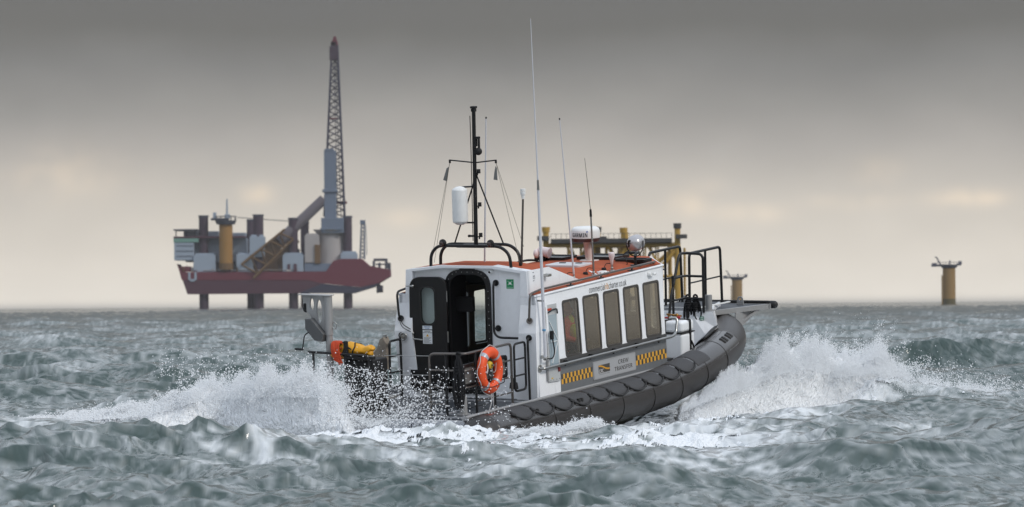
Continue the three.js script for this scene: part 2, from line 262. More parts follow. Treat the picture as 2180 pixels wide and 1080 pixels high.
// ------------------------------------------------------------------ materials of the boat
const paintBump = grain(256, (u, v) => 0.5 + tile(u, v, 20, 2.2, 3), 0.8);
const speck = grain(256, (u, v) => 0.5 + 0.9 * tile(u, v, 60, 4.1, 2), 2);
const streak = grain(512, (u, v) => { const a = tile(u, v * 0.25, 16, 6.4, 4); return 0.97 - 0.2 * clamp(a * 2 - 0.4) + 0.05 * tile(u, v, 40, 1.2, 2); }, 0.45);   // faint salt and dirt
const WHITE = mat(rgb(246, 248, 251), 0.32, 0, { name: 'white_paint', bumpMap: paintBump, bumpScale: 0.0006, map: streak, clearcoat: 0.25, clearcoatRoughness: 0.2 });
const WHITE2 = mat(rgb(232, 233, 232), 0.4, 0, { name: 'white_plastic' });
const GREYP = mat(rgb(112, 115, 118), 0.4, 0, { name: 'grey_paint', map: streak, bumpMap: paintBump, bumpScale: 0.0006 });
const ORANGE = mat(rgb(180, 84, 45), 0.95, 0, { name: 'orange_deck_grip', bumpMap: speck, bumpScale: 0.004, map: grain(512, (u, v) => 0.86 + 0.3 * tile(u, v, 40, 3.3, 3) - 0.25 * clamp(tile(u, v, 7, 5.2, 3) * 3 - 0.4), 0.7) });
const BLACK = mat(rgb(15, 15, 17), 0.42, 0, { name: 'black_powder_coat' });
const BLACKM = mat(rgb(19, 19, 21), 0.75, 0, { name: 'black_matt' });
const STEEL = mat(rgb(170, 170, 168), 0.28, 1, { name: 'stainless_steel' });
const WORN = mat(rgb(105, 100, 96), 0.32, 0.7, { name: 'worn_dark_rail' });
const ALU = mat(rgb(160, 160, 160), 0.45, 0.25, { name: 'aluminium', bumpMap: paintBump, bumpScale: 0.001, map: streak });
const DECK = mat(rgb(62, 65, 70), 0.55, 0, { name: 'dark_deck_grip', bumpMap: speck, bumpScale: 0.003 });
const tubeMap = grain(512, (u, v) => 0.8 + 0.35 * tile(u, v, 12, 2.9, 4) + 0.25 * tile(u, v, 70, 7.7, 2), 1);
const TUBE = mat(rgb(48, 44, 42), 0.44, 0, { name: 'grey_tube_fabric', clearcoat: 0.12, clearcoatRoughness: 0.25, map: tubeMap, bumpMap: tubeMap, bumpScale: 0.002, specularIntensity: 0.9 });
const TUBETOP = mat(rgb(52, 49, 48), 0.26, 0, { name: 'smooth_tube_fabric', clearcoat: 0.3, clearcoatRoughness: 0.12, map: tubeMap });
const PATCH = mat(rgb(62, 62, 64), 0.7, 0, { name: 'ribbed_rubber', bumpMap: speck, bumpScale: 0.003 });
const RUBBER = mat(rgb(32, 31, 31), 0.6, 0, { name: 'black_rubber' });
const HULLM = mat(rgb(96, 95, 82), 0.5, 0, { name: 'olive_hull_paint', map: streak });
const GLASS = new THREE.MeshPhysicalMaterial({ name: 'bronze_glass', color: rgb(156, 144, 124), roughness: 0.05, transmission: 0.74, thickness: 0, ior: 1.5, side: THREE.DoubleSide });
const GLASS1 = new THREE.MeshPhysicalMaterial({ name: 'pale_bronze_glass', color: rgb(222, 216, 204), roughness: 0.05, transmission: 0.96, thickness: 0, ior: 1.5, side: THREE.DoubleSide });
const CLEARG = new THREE.MeshPhysicalMaterial({ name: 'clear_glass', color: new THREE.Color().setRGB(0.72, 0.78, 0.76), roughness: 0.04, transmission: 1, thickness: 0, ior: 1.5, side: THREE.DoubleSide });
const LINING = mat(rgb(120, 114, 106), 0.85, 0, { name: 'grey_lining' });
const DARKLIN = mat(rgb(38, 38, 40), 0.8, 0, { name: 'dark_lining' });
const ROPE = mat(rgb(24, 24, 27), 0.9, 0, { name: 'black_rope' });
const decal = (t, more = {}) => new THREE.MeshPhysicalMaterial({ map: t, roughness: 0.45, side: THREE.DoubleSide, ...more });

// ------------------------------------------------------------------ the crew boat
const boat = thing('crew_transfer_boat', 'white crew transfer boat with grey inflatable collar speeding through spray', 'boat');
boat.rotation.copy(BOAT.rotation); boat.position.copy(BOAT.position);
const P = (n, g, m, parent = boat, l) => part(n, g, m, parent, l);
const turnR = (g, x = 0, y = 0, z = 0) => g.rotateY(Math.PI / 2).translate(x, y, z);   // a slab drawn in (forward, up) stands on the starboard side

// hull, collar
{
  const S = [[2.55, 1.3, 1.26, -0.66, -1.05], [0, 1.32, 1.28, -0.74, -1.1], [-3, 1.32, 1.26, -0.74, -1.12], [-5, 1.26, 1.1, -0.55, -1.0], [-6.4, 1.1, 0.85, -0.3, -0.8], [-7.5, 0.8, 0.5, -0.05, -0.5], [-8.4, 0.38, 0.16, 0.12, -0.12], [-8.75, 0.06, 0.03, 0.18, 0.1]];
  P('hull', loft(S.map(([z, g, c, yc, yk]) => { const deckY = z < -4.5 ? Math.min(0.3, (-4.5 - z) * 0.08) : -0.02; return [[g, deckY, z], [g, yc * 0.4, z], [c, yc, z], [c * 0.55, (yc + yk) / 2 - 0.02, z], [0, yk, z], [-c * 0.55, (yc + yk) / 2 - 0.02, z], [-c, yc, z], [-g, yc * 0.4, z], [-g, deckY, z]]; }), false), HULLM);
}
const COLLAR = [[1.55, -0.25, 2.62], [1.56, -0.26, 1.4], [1.57, -0.27, 0], [1.57, -0.27, -2], [1.56, -0.24, -3.6], [1.49, -0.13, -5.1], [1.33, -0.01, -6.35], [1.06, 0.09, -7.45], [0.66, 0.17, -8.3], [0.22, 0.21, -8.72]];
const full = [...COLLAR, ...COLLAR.slice().reverse().map(([x, y, z]) => [-x, y, z])];
const spine = new THREE.CatmullRomCurve3(full.map(V), false, 'centripetal');
const RT = 0.325;
const spineLen = spine.getLength();
function onTube(s, ang, r = RT) { // s metres from the starboard tail; ang from straight up towards outboard
  const t = clamp(s / spineLen, 0, 1), c = spine.getPointAt(t), tan = spine.getTangentAt(t), up = new THREE.Vector3(0, 1, 0);
  const out = new THREE.Vector3().crossVectors(tan, up).normalize(), u = new THREE.Vector3().crossVectors(out, tan).normalize();
  return c.addScaledVector(u, Math.cos(ang) * r).addScaledVector(out, Math.sin(ang) * r).toArray();
}
function tubeStrip(s0, s1, a0, a1, r, ns, na, edge = 0.006) { // a sheet lying on the collar, its rim turned down
  const rings = [];
  for (let i = -1; i <= ns + 1; i++) { const s = lerp(s0, s1, clamp(i / ns)), ring = []; for (let j = -1; j <= na + 1; j++) { const rim = i < 0 || i > ns || j < 0 || j > na; ring.push(onTube(s, lerp(a0, a1, clamp(j / na)), rim ? r - edge - 0.012 : r)); } rings.push(ring); }
  const g = loft(rings, false), uv = g.attributes.uv; for (let i = 0; i < uv.count; i++) uv.setXY(i, uv.getY(i) * (s1 - s0) * 1.5, uv.getX(i) * 0.8); return g;
}
{
  const n = 160, rings = [];
  for (let i = 0; i <= n; i++) { const s = spineLen * i / n, ring = []; for (let j = 0; j < 32; j++) ring.push(onTube(s, j / 32 * 6.28318530718)); rings.push(ring); }
  const cone = (e, k) => Array.from({ length: 32 }, (_, j) => { const p = onTube(e, j / 32 * 6.28318530718, RT * [0.82, 0.45, 0.02][k]); p[2] += [0.14, 0.26, 0.3][k]; return p; });
  for (let k = 0; k < 3; k++) { rings.unshift(cone(0, k)); rings.push(cone(spineLen, k)); }
  const g = loft(rings), uv = g.attributes.uv; for (let i = 0; i < uv.count; i++) uv.setXY(i, uv.getY(i) * 22, uv.getX(i) * 2);
  const tube = P('inflatable_collar', g, TUBE);
  P('collar_top_band', [tubeStrip(0.1, 9.7, -0.75, 1.22, RT + 0.004, 90, 12)], TUBETOP, tube, 'smooth glossy band along the top of the collar');
  P('collar_top_band', [tubeStrip(spineLen - 9.7, spineLen - 0.1, -0.75, 1.22, RT + 0.004, 90, 12)], TUBETOP, tube);
  for (const s of [0.75, 1.95, 3.15, 4.35, 5.5, 6.6, 7.7, 8.75]) for (const q of [s, spineLen - s]) {   // welded seams
    P('collar_seam', new THREE.TubeGeometry(new THREE.CatmullRomCurve3(Array.from({ length: 24 }, (_, j) => V(onTube(q, j / 24 * 6.28318530718, RT + 0.0035))), true), 48, 0.006, 5, true), RUBBER, tube);
  }
  // anti-slip patches and hanging grab lines down each side
  for (const side of [0, 1]) for (let k = 0; k < 11; k++) {
    const a = 0.75 + k * 0.665, S = (s) => (side ? spineLen - s : s), b = a + 0.575;
    const last = k === 10;
    P('step_patch', tubeStrip(Math.min(S(a), S(b)), Math.max(S(a), S(b)), -0.45, 0.98, RT + 0.012, 10, 8), PATCH, tube);
    if (last) continue;
    const A = a - 0.045, B = a + 0.62, pts = [];
    for (let i = 0; i <= 10; i++) { const t = i / 10; pts.push(onTube(S(lerp(A, B, t)), 0.72 + 0.34 * Math.sin(Math.PI * t) ** 0.75, RT + 0.022)); }
    P('grab_line', smoothTube(pts, 0.016, 24, 6), RUBBER, tube);
    const at = onTube(S(A), 0.7, RT + 0.02);
    P('line_anchor', merge([new THREE.SphereGeometry(0.042, 8, 6).scale(1, 0.7, 1.3).translate(...at), bar(at, onTube(S(A), 0.5, RT + 0.02), 0.02)]), RUBBER, tube);
  }
  for (let k = 0; k < 4; k++) for (const side of [0, 1]) { const s = 9.05 + k * 0.13 + (k > 1 ? 0.1 : 0), S = side ? spineLen - s : s; P('collar_pad', tubeStrip(S - 0.035, S + 0.035, 0.35, 0.75, RT + 0.02, 2, 3), RUBBER, tube); }
  for (const s of [1.35, 1.47, 2.9, 3.0]) P('collar_valve', new THREE.CylinderGeometry(0.03, 0.035, 0.05, 10).translate(...onTube(s, 0.75, RT + 0.02)), RUBBER, tube);
}
// decks, gunwale, transom
{
  const deck = P('aft_deck', slab(shape(rect(-1.28, -2.55, 1.28, 0.2)), 0.05).rotateX(-Math.PI / 2).translate(0, -0.05, 0), DECK);
  const line = mat(rgb(176, 178, 182), 0.5, 0.2, { name: 'deck_edge_strip' });
  for (const [a, b] of [[[-0.9, 2.42], [1.12, 2.42]], [[-0.95, 2.0], [1.1, 2.05]], [[-0.35, 0.25], [-0.5, 2.42]], [[0.1, 0.3], [0.0, 2.0]], [[0.62, 0.55], [0.66, 2.42]], [[1.13, 0.2], [1.13, 2.45]], [[-0.35, 0.25], [1.1, 0.3]]]) P('deck_strip', beam([a[0], 0.006, a[1]], [b[0], 0.006, b[1]], 0.03, 0.014), line, deck);
  P('deck_hatch', box(0.62, 0.02, 0.62, 0.36, 0.008, 1.0), mat(rgb(50, 53, 58), 0.6, 0, { name: 'hatch_grip', bumpMap: speck, bumpScale: 0.003 }), deck);
  for (const s of [-1, 1]) P('gunwale', [beam([s * 1.3, 0.015, 2.62], [s * 1.3, 0.015, -4.7], 0.1, 0.05), bar([s * 1.3, 0.02, 2.6], [s * 1.3, 0.02, -4.7], 0.035)], ALU);
  const tr = P('transom', box(2.56, 0.62, 0.08, 0, -0.33, 2.56), mat(rgb(190, 192, 196), 0.45, 0, { name: 'transom_paint', map: streak }));
  const name = canvas(1024, 96, (c) => { c.fillStyle = '#b9bcc2'; c.fillRect(0, 0, 1024, 96); c.fillStyle = '#26282e'; c.font = 'bold 82px sans-serif'; c.textAlign = 'center'; c.fillText('SOUTHAMPTON', 512, 78); });
  P('port_name', new THREE.PlaneGeometry(1.5, 0.135).translate(0.72, -0.12, 2.604), decal(name), tr);
  P('bow_well_deck', slab(shape([[-1.2, 4.5], [1.2, 4.5], [1.15, 6.2], [0.9, 7.3], [-0.9, 7.3], [-1.15, 6.2]]), 0.05).rotateX(-Math.PI / 2).translate(0, -0.04, 0), DECK);
}
// ------------------------------------------------------------------ cabin
const EDGE = (z) => 1.655 + clamp(-z / 4.75) * 0.065;           // height of the roof's side edge
const roofY = (x, z) => EDGE(z) + 0.07 * smooth(0, 1, (1.215 - Math.abs(x)) / 0.55) + 0.012;
for (const s of [-1, 1]) { // pillars each side of the stern bulkhead, faceted, swelling aft half way down
  const Q = [[1.655, 0.965, 1.215, 0], [1.512, 0.965, 1.25, 0], [1.07, 0.965, 1.275, 0.1], [0, 0.86, 1.23, 0.02]].map(([y, a, b, z]) => [[s * a, y, z], [s * b, y, z], [s * b, y, -0.36], [s * a, y, -0.1]]);
  const q = []; for (let i = 0; i < 3; i++) for (let j = 0; j < 4; j++) q.push([Q[i][j], Q[i][(j + 1) % 4], Q[i + 1][(j + 1) % 4], Q[i + 1][j]]);
  q.push(Q[0]); P('stern_pillar', faces(q), WHITE);
}
{ // stern bulkhead with its doorway
  const s = shape([[-1.0, 0], [1.0, 0], [1.0, 2.0], [0.46, 2.1], [-0.44, 2.1], [-1.0, 2.02]]);
  s.holes.push(rounded([[-0.355, 0.13], [0.345, 0.13], [0.345, 2.0], [-0.355, 2.0]], [0.05, 0.05, 0.26, 0.26], THREE.Path));
  P('stern_bulkhead', slab(s, 0.05).translate(0, 0, -0.13), WHITE);
  // raised coaming round the recess
  const f = shape([[-1.106, 1.64], [-1.086, 2.05], [-0.435, 2.127], [0.49, 2.128], [1.092, 2.05], [1.106, 1.64], [0.962, 1.64], [0.973, 2.012], [0.456, 2.081], [-0.436, 2.081], [-0.968, 2.02], [-0.962, 1.64]]);
  P('stern_coaming', slab(f, 0.2, 0.006).translate(0, 0, -0.2), WHITE);
}
{ // raised after part of the roof and its ramp down to the main roof
  const X = [-1.08, -0.435, 0.485, 1.085], T = [2.048, 2.124, 2.125, 2.046];
  const A = X.map((x, i) => [x, T[i], -0.19]), B = X.map((x, i) => [x, T[i] - 0.004, -0.8]), C = X.map((x) => [x, roofY(x, -2.0) + 0.004, -1.98]);
  const inset = (R) => R.map(([x, y, z]) => [x * 0.985, y + 0.004, z]);
  const q = []; for (let i = 0; i < 3; i++) q.push([A[i], A[i + 1], B[i + 1], B[i]], [B[i], B[i + 1], C[i + 1], C[i]]);
  for (const i of [0, 3]) q.push([A[i], B[i], C[i], [X[i], roofY(X[i], -0.7) - 0.05, -0.7], [X[i], 1.6, -0.1]]);
  const block = P('raised_roof', faces(q), WHITE);
  const a = inset(A.map(([x, y]) => [x, y, -0.012])), b = inset(B), c = inset(C), o = [];
  for (let i = 0; i < 3; i++) o.push([a[i], a[i + 1], b[i + 1], b[i]], [b[i], b[i + 1], c[i + 1], c[i]]);
  P('roof_grip', faces(o), ORANGE, block);
  const logo = canvas(128, 96, (c2) => { c2.clearRect(0, 0, 128, 96); c2.strokeStyle = '#4b5266'; c2.lineWidth = 5; c2.beginPath(); c2.arc(58, 48, 36, 0.9, 5.2); c2.stroke(); c2.fillStyle = '#4b5266'; c2.font = 'italic bold 22px sans-serif'; c2.fillText('SAFEHAVEN'.slice(0, 4), 40, 54); c2.fillRect(36, 60, 62, 4); });
  P('maker_badge', new THREE.PlaneGeometry(0.24, 0.18).rotateY(Math.PI / 2).translate(1.0875, 1.94, -0.24), decal(logo, { transparent: true }), block);
  P('side_lamp', [box(0.12, 0.045, 0.12, 1.13, 1.93, -0.62)], STEEL, block);
}
// side walls: white above with five windows, grey below
const WIN = [[0.94, 1.505, 0.985, 1.55], [1.675, 2.245, 1.715, 2.282], [2.427, 2.994, 2.458, 3.025], [3.162, 3.74, 3.197, 3.775], [3.902, 4.503, 3.95, 4.52]].map(([a, b, c, d]) => [[c, 0.06], [d, 0.045], [b, 0.962], [a, 0.962]]);
const LEAN = 0.03;
function sidePanel(side) {
  const place = (g, off = 0) => { turnR(g); g.translate(off, 0, 0); if (side < 0) g.scale(-1, 1, 1), flip(g); g.rotateZ(LEAN * side).translate(1.25 * side, 0.52, 0); return g; };
  const s = shape([[0.0, 0], [4.67, 0], [4.67, 1.205], [0.0, 1.14]]);
  for (const w of WIN) s.holes.push(rounded(w, 0.07, THREE.Path));
  P('side_wall', place(slab(s, 0.05), -0.05), WHITE);
  const li = shape([[0.02, 0], [4.6, 0], [4.6, 1.19], [0.02, 1.13]]); for (const w of WIN) li.holes.push(rounded(w, 0.07, THREE.Path));
  P('wall_lining', place(slab(li, 0.02), -0.075), LINING);
  for (const w of WIN) {
    const cx = w.reduce((q, p) => q + p[0] / 4, 0), cy = w.reduce((q, p) => q + p[1] / 4, 0), shrink = (k, e) => w.map(([x, y]) => [cx + (x - cx) * k + 0, cy + (y - cy) * e]);
    const f = rounded(shrink(1.03, 1.02), 0.072); f.holes.push(rounded(shrink(0.88, 0.93), 0.05, THREE.Path));
    const fr = P('window_frame', place(slab(f, 0.012, 0.003), -0.006), mat(rgb(62, 59, 56), 0.35, 0, { name: 'window_rubber' }));
    P('pane', place(new THREE.ShapeGeometry(rounded(shrink(0.93, 0.95), 0.05)), 0.0), side < 0 ? CLEARG : w === WIN[0] ? GLASS1 : GLASS, fr, w === WIN[0] ? 'clearer rearmost pane' : undefined);
  }
  const low = P('lower_side_panel', place(slab(shape([[0.0, -0.53], [0.0, -0.005], [4.67, -0.005], [4.67, -0.53]]), 0.06), -0.06), side > 0 ? WHITE : GREYP);
  if (side > 0) {
    P('grey_stripe', place(slab(shape([[0.74, -0.5], [0.75, 0.0], [4.665, 0.0], [4.665, -0.515]]), 0.006), 0.001), GREYP, low, 'grey painted band under the windows');
    return place;
  }
}
function flip(g) { const i = g.index; if (i) { const a = i.array; for (let k = 0; k < a.length; k += 3) [a[k], a[k + 1]] = [a[k + 1], a[k]]; } else for (const n of ['position', 'normal', 'uv']) { const t = g.attributes[n]; if (!t) continue; const a = t.array, m = t.itemSize; for (let k = 0; k < t.count; k += 3) for (let c = 0; c < m; c++) [a[k * m + c], a[(k + 1) * m + c]] = [a[(k + 1) * m + c], a[k * m + c]]; } g.computeVertexNormals(); }
sidePanel(-1);
const onSide = sidePanel(1);
{ // front quarters and windscreen
  const wallAt = (a, b, name, m, hole) => { // upright panel between two plan points, drawn along a-b
    const L = Math.hypot(b[0] - a[0], b[1] - a[1]), s = shape([[0, 0], [L, 0], [L, roofY(b[0], b[1]) - 0.02], [0, roofY(a[0], a[1]) - 0.02]]);
    if (hole) s.holes.push(rounded(rect(0.1, 0.62, L - 0.1, 1.5), 0.06, THREE.Path));
    const M = new THREE.Matrix4().makeBasis(new THREE.Vector3((b[0] - a[0]) / L, 0, (b[1] - a[1]) / L), new THREE.Vector3(0, 1, 0), new THREE.Vector3(-(b[1] - a[1]) / L, 0, (b[0] - a[0]) / L)).setPosition(a[0], 0, a[1]);
    const g = slab(s, 0.04).applyMatrix4(M); const w = P(name, g, m);
    if (hole) P('pane', new THREE.ShapeGeometry(rounded(rect(0.09, 0.61, L - 0.09, 1.51), 0.06)).translate(0, 0, 0.02).applyMatrix4(M), CLEARG, w);
  };
  wallAt([0.72, -5.25], [1.235, -4.67], 'front_quarter', WHITE, true); wallAt([-1.235, -4.67], [-0.72, -5.25], 'front_quarter', WHITE, true);
  wallAt([-0.72, -5.25], [-0.02, -5.3], 'windscreen_wall', WHITE, true); wallAt([0.02, -5.3], [0.72, -5.25], 'windscreen_wall', WHITE, true);
}
{ // main roof
  const plan = (x) => -lerp(5.27, 4.7, clamp((Math.abs(x) - 0.72) / 0.5)), xs = [-1.225, -1.19, -1.06, -1.04, -1.0, -0.72, -0.5, 0, 0.5, 0.72, 1.0, 1.04, 1.06, 1.19, 1.225], zs = [0, 0.25, 0.5, 0.75, 1];
  const roofSheet = (k, lift) => loft(zs.map((t) => xs.map((x) => { const X = x * k, z = lerp(Math.abs(x) < 1.05 ? -1.93 : -0.03, plan(X) + (1 - k) * 2, t); return [X, roofY(X, z) + lift, z]; })), false);
  const roof = P('roof', [roofSheet(1, 0), roofSheet(1, -0.04), pipe(xs.map((x) => [x, roofY(x, plan(x)) - 0.018, plan(x)]), 0.02, 0.02, 6), ...[-1, 1].map((s) => pipe([[s * 1.222, EDGE(0) - 0.006, 0], [s * 1.222, EDGE(-4.7) - 0.006, -4.7]], 0.02, 0.02, 6))], WHITE);
  P('roof_grip', roofSheet(0.982, 0.006), ORANGE, roof, 'orange anti-slip paint on the cabin roof');
  for (const [a, b] of [[[0.35, -2.2], [0.95, -1.75]], [[0.75, -2.9], [1.1, -2.6]]]) P('roof_seam', beam([a[0], roofY(...a) + 0.009, a[1]], [b[0], roofY(...b) + 0.009, b[1]], 0.03, 0.006), WHITE2, roof);
  P('headlining', [box(2.3, 0.02, 2.9, 0, 1.62, -3.5), box(2.0, 0.02, 0.6, 0, 2.02, -0.44), beam([0, 2.02, -0.8], [0, 1.64, -2.06], 2.0, 0.02)], DARKLIN, roof);
  // flat hatch, opening lights
  const hatch = P('roof_hatch', [slab(rounded(rect(-0.33, -0.26, 0.33, 0.26), 0.07), 0.03, 0.012).rotateX(-Math.PI / 2).translate(0.02, 1.785, -3.6)], mat(rgb(206, 208, 212), 0.35, 0, { name: 'smoked_hatch' }), roof);
  for (const x of [-0.14, 0.16]) P('hatch_hinge', box(0.11, 0.03, 0.06, 0.02 + x, 1.825, -3.66), BLACK, hatch);
  const light = (x0, x1, z0, z1) => { const f = rounded(rect(x0, z0, x1, z1), 0.05); f.holes.push(rounded(rect(x0 + 0.03, z0 + 0.03, x1 - 0.03, z1 - 0.03), 0.04, THREE.Path)); const y = roofY((x0 + x1) / 2, -z0) + 0.008; const fr = P('roof_window', slab(f, 0.045, 0.006).rotateX(-Math.PI / 2).translate(0, y, 0), BLACK, roof); P('pane', slab(rounded(rect(x0 + 0.03, z0 + 0.03, x1 - 0.03, z1 - 0.03), 0.03), 0.012).rotateX(-Math.PI / 2).translate(0, y + 0.02, 0), mat(rgb(150, 156, 160), 0.06, 0.3, { name: 'hatch_glass' }), roof); };
  light(-0.3, 0.42, 4.5, 5.12); light(0.52, 1.08, 4.3, 4.62); light(-1.02, -0.45, 4.35, 4.9);
  P('vent', [new THREE.CylinderGeometry(0.06, 0.1, 0.045, 20).translate(1.0, roofY(1.0, -2.9) + 0.03, -2.9), ...Array.from({ length: 8 }, (_, i) => box(0.03, 0.03, 0.012, 1.0 + 0.09 * Math.cos(i * 0.785), roofY(1, -2.9) + 0.03, -2.9 + 0.09 * Math.sin(i * 0.785), 0.003))], WHITE2, roof);
}
// interior: sole, seats, console
{
  P('cabin_sole', box(2.36, 0.03, 4.9, 0, 0.1, -2.65), DARKLIN);
  for (const [x, z] of [[0.75, -3.05], [0.75, -3.9], [-0.75, -3.9], [0.4, -4.2]]) P('seat', [box(0.46, 0.1, 0.44, x, 0.52, z, 0.03), box(0.44, 0.62, 0.1, x, 0.88, z + 0.22, 0.04), box(0.26, 0.16, 0.09, x, 1.26, z + 0.22, 0.04), bar([x, 0.1, z], [x, 0.5, z], 0.07)], DARKLIN);
  P('side_bench', [box(0.5, 0.42, 0.9, 0.5, 0.32, -2.4, 0.03), box(0.5, 0.1, 0.9, 0.5, 0.56, -2.4, 0.03)], DARKLIN);
  P('helm_console', [box(1.5, 0.55, 0.5, 0, 0.6, -4.95, 0.05), box(0.5, 0.3, 0.06, 0.15, 1.0, -4.8, 0.02)], DARKLIN);
  P('companion_bulkhead', [box(0.04, 1.8, 0.7, -0.5, 1.0, -0.55), box(0.32, 0.25, 0.1, -0.32, 1.45, -0.55, 0.02)], DARKLIN);
}
// doorway and folded-back door
{
  const o = rounded([[-0.42, 0.06], [0.405, 0.06], [0.405, 2.055], [-0.42, 2.055]], [0.07, 0.07, 0.3, 0.3]); o.holes.push(rounded([[-0.33, 0.14], [0.325, 0.14], [0.325, 1.975], [-0.33, 1.975]], [0.05, 0.05, 0.24, 0.24], THREE.Path));
  const fr = P('door_frame', slab(o, 0.03, 0.006).translate(0, 0, -0.085), BLACK);
  const bolts = []; for (let i = 0; i < 15; i++) bolts.push([0.366, 0.2 + i * 0.108]); for (let i = 0; i < 5; i++) bolts.push([-0.2 + i * 0.1, 2.017]); bolts.push([0.32, 1.93], [0.25, 1.99], [-0.27, 1.98], [-0.34, 1.9]); for (let i = 0; i < 6; i++) bolts.push([-0.3 + i * 0.12, 0.1]);
  P('frame_bolts', merge(bolts.map(([x, y]) => new THREE.SphereGeometry(0.009, 6, 4).translate(x, y, -0.05))), STEEL, fr);
  const d = rounded([[-1.045, 0.1], [-0.36, 0.1], [-0.33, 1.945], [-1.005, 1.935]], [0.12, 0.08, 0.2, 0.2]); d.holes.push(rounded([[-0.81, 1.185], [-0.555, 1.185], [-0.54, 1.77], [-0.81, 1.77]], 0.11, THREE.Path));
  const leaf = P('cabin_door', slab(d, 0.045, 0.008).translate(0, 0, 0.0), BLACK, boat, 'black cabin door folded back against the bulkhead');
  P('door_pane', new THREE.ShapeGeometry(rounded(rect(-0.82, 1.175, -0.545, 1.78), 0.11)).translate(0, 0, 0.03), CLEARG, leaf);
  const ring = rounded(rect(-0.83, 1.165, -0.535, 1.79), 0.125); ring.holes.push(rounded(rect(-0.805, 1.19, -0.56, 1.765), 0.1, THREE.Path)); P('door_pane_seal', slab(ring, 0.012, 0.003).translate(0, 0, 0.045), RUBBER, leaf);
  const note = canvas(128, 180, (c, w, h) => { c.fillStyle = '#dfe3e6'; c.fillRect(0, 0, w, h); c.fillStyle = '#3c5f8c'; c.font = 'bold 17px sans-serif'; c.textAlign = 'center'; c.fillStyle = '#333'; c.fillText('WARNING', 64, 22); c.fillText('SAFETY NOTICE', 64, 40); c.fillStyle = '#e8b418'; c.beginPath(); c.moveTo(64, 50); c.lineTo(84, 84); c.lineTo(44, 84); c.fill(); c.fillStyle = '#222'; c.fillRect(62, 62, 4, 12); c.fillStyle = '#555'; for (let i = 0; i < 7; i++) c.fillRect(16, 98 + i * 11, 96 - (i % 3) * 14, 4); });
  const keep = canvas(160, 52, (c, w, h) => { c.fillStyle = '#dfe6ec'; c.fillRect(0, 0, w, h); c.fillStyle = '#2b5e9c'; c.font = 'bold 20px sans-serif'; c.textAlign = 'center'; c.fillText('KEEP SHUT', 80, 23); c.fillText('AT SEA', 80, 45); });
  P('door_notice', new THREE.PlaneGeometry(0.17, 0.22).translate(-0.7, 0.975, 0.0545), decal(note), leaf); P('door_notice', new THREE.PlaneGeometry(0.175, 0.058).translate(-0.7, 1.127, 0.0545), decal(keep), leaf);
  P('door_handle', [pipe([[-1.06, 1.02, 0.08], [-0.96, 1.02, 0.08], [-0.96, 0.945, 0.08], [-0.79, 0.93, 0.08]], 0.012, 0.03), new THREE.SphereGeometry(0.028, 10, 8).translate(-0.96, 1.03, 0.07), pipe([[-1.06, 1.79, 0.06], [-0.94, 1.79, 0.06]], 0.012), new THREE.SphereGeometry(0.024, 10, 8).translate(-0.94, 1.79, 0.06), pipe([[-1.05, 0.27, 0.06], [-0.96, 0.27, 0.06]], 0.012), new THREE.SphereGeometry(0.024, 10, 8).translate(-0.96, 0.27, 0.06)], STEEL, leaf);
  P('door_latch', box(0.035, 0.08, 0.01, -0.965, 0.79, 0.058, 0.015), STEEL, leaf);
  P('door_hinge', [box(0.02, 0.18, 0.02, -0.335, 1.63, 0.04), box(0.02, 0.18, 0.02, -0.335, 0.98, 0.04), box(0.02, 0.18, 0.02, -0.345, 0.4, 0.04)], STEEL, leaf);
}
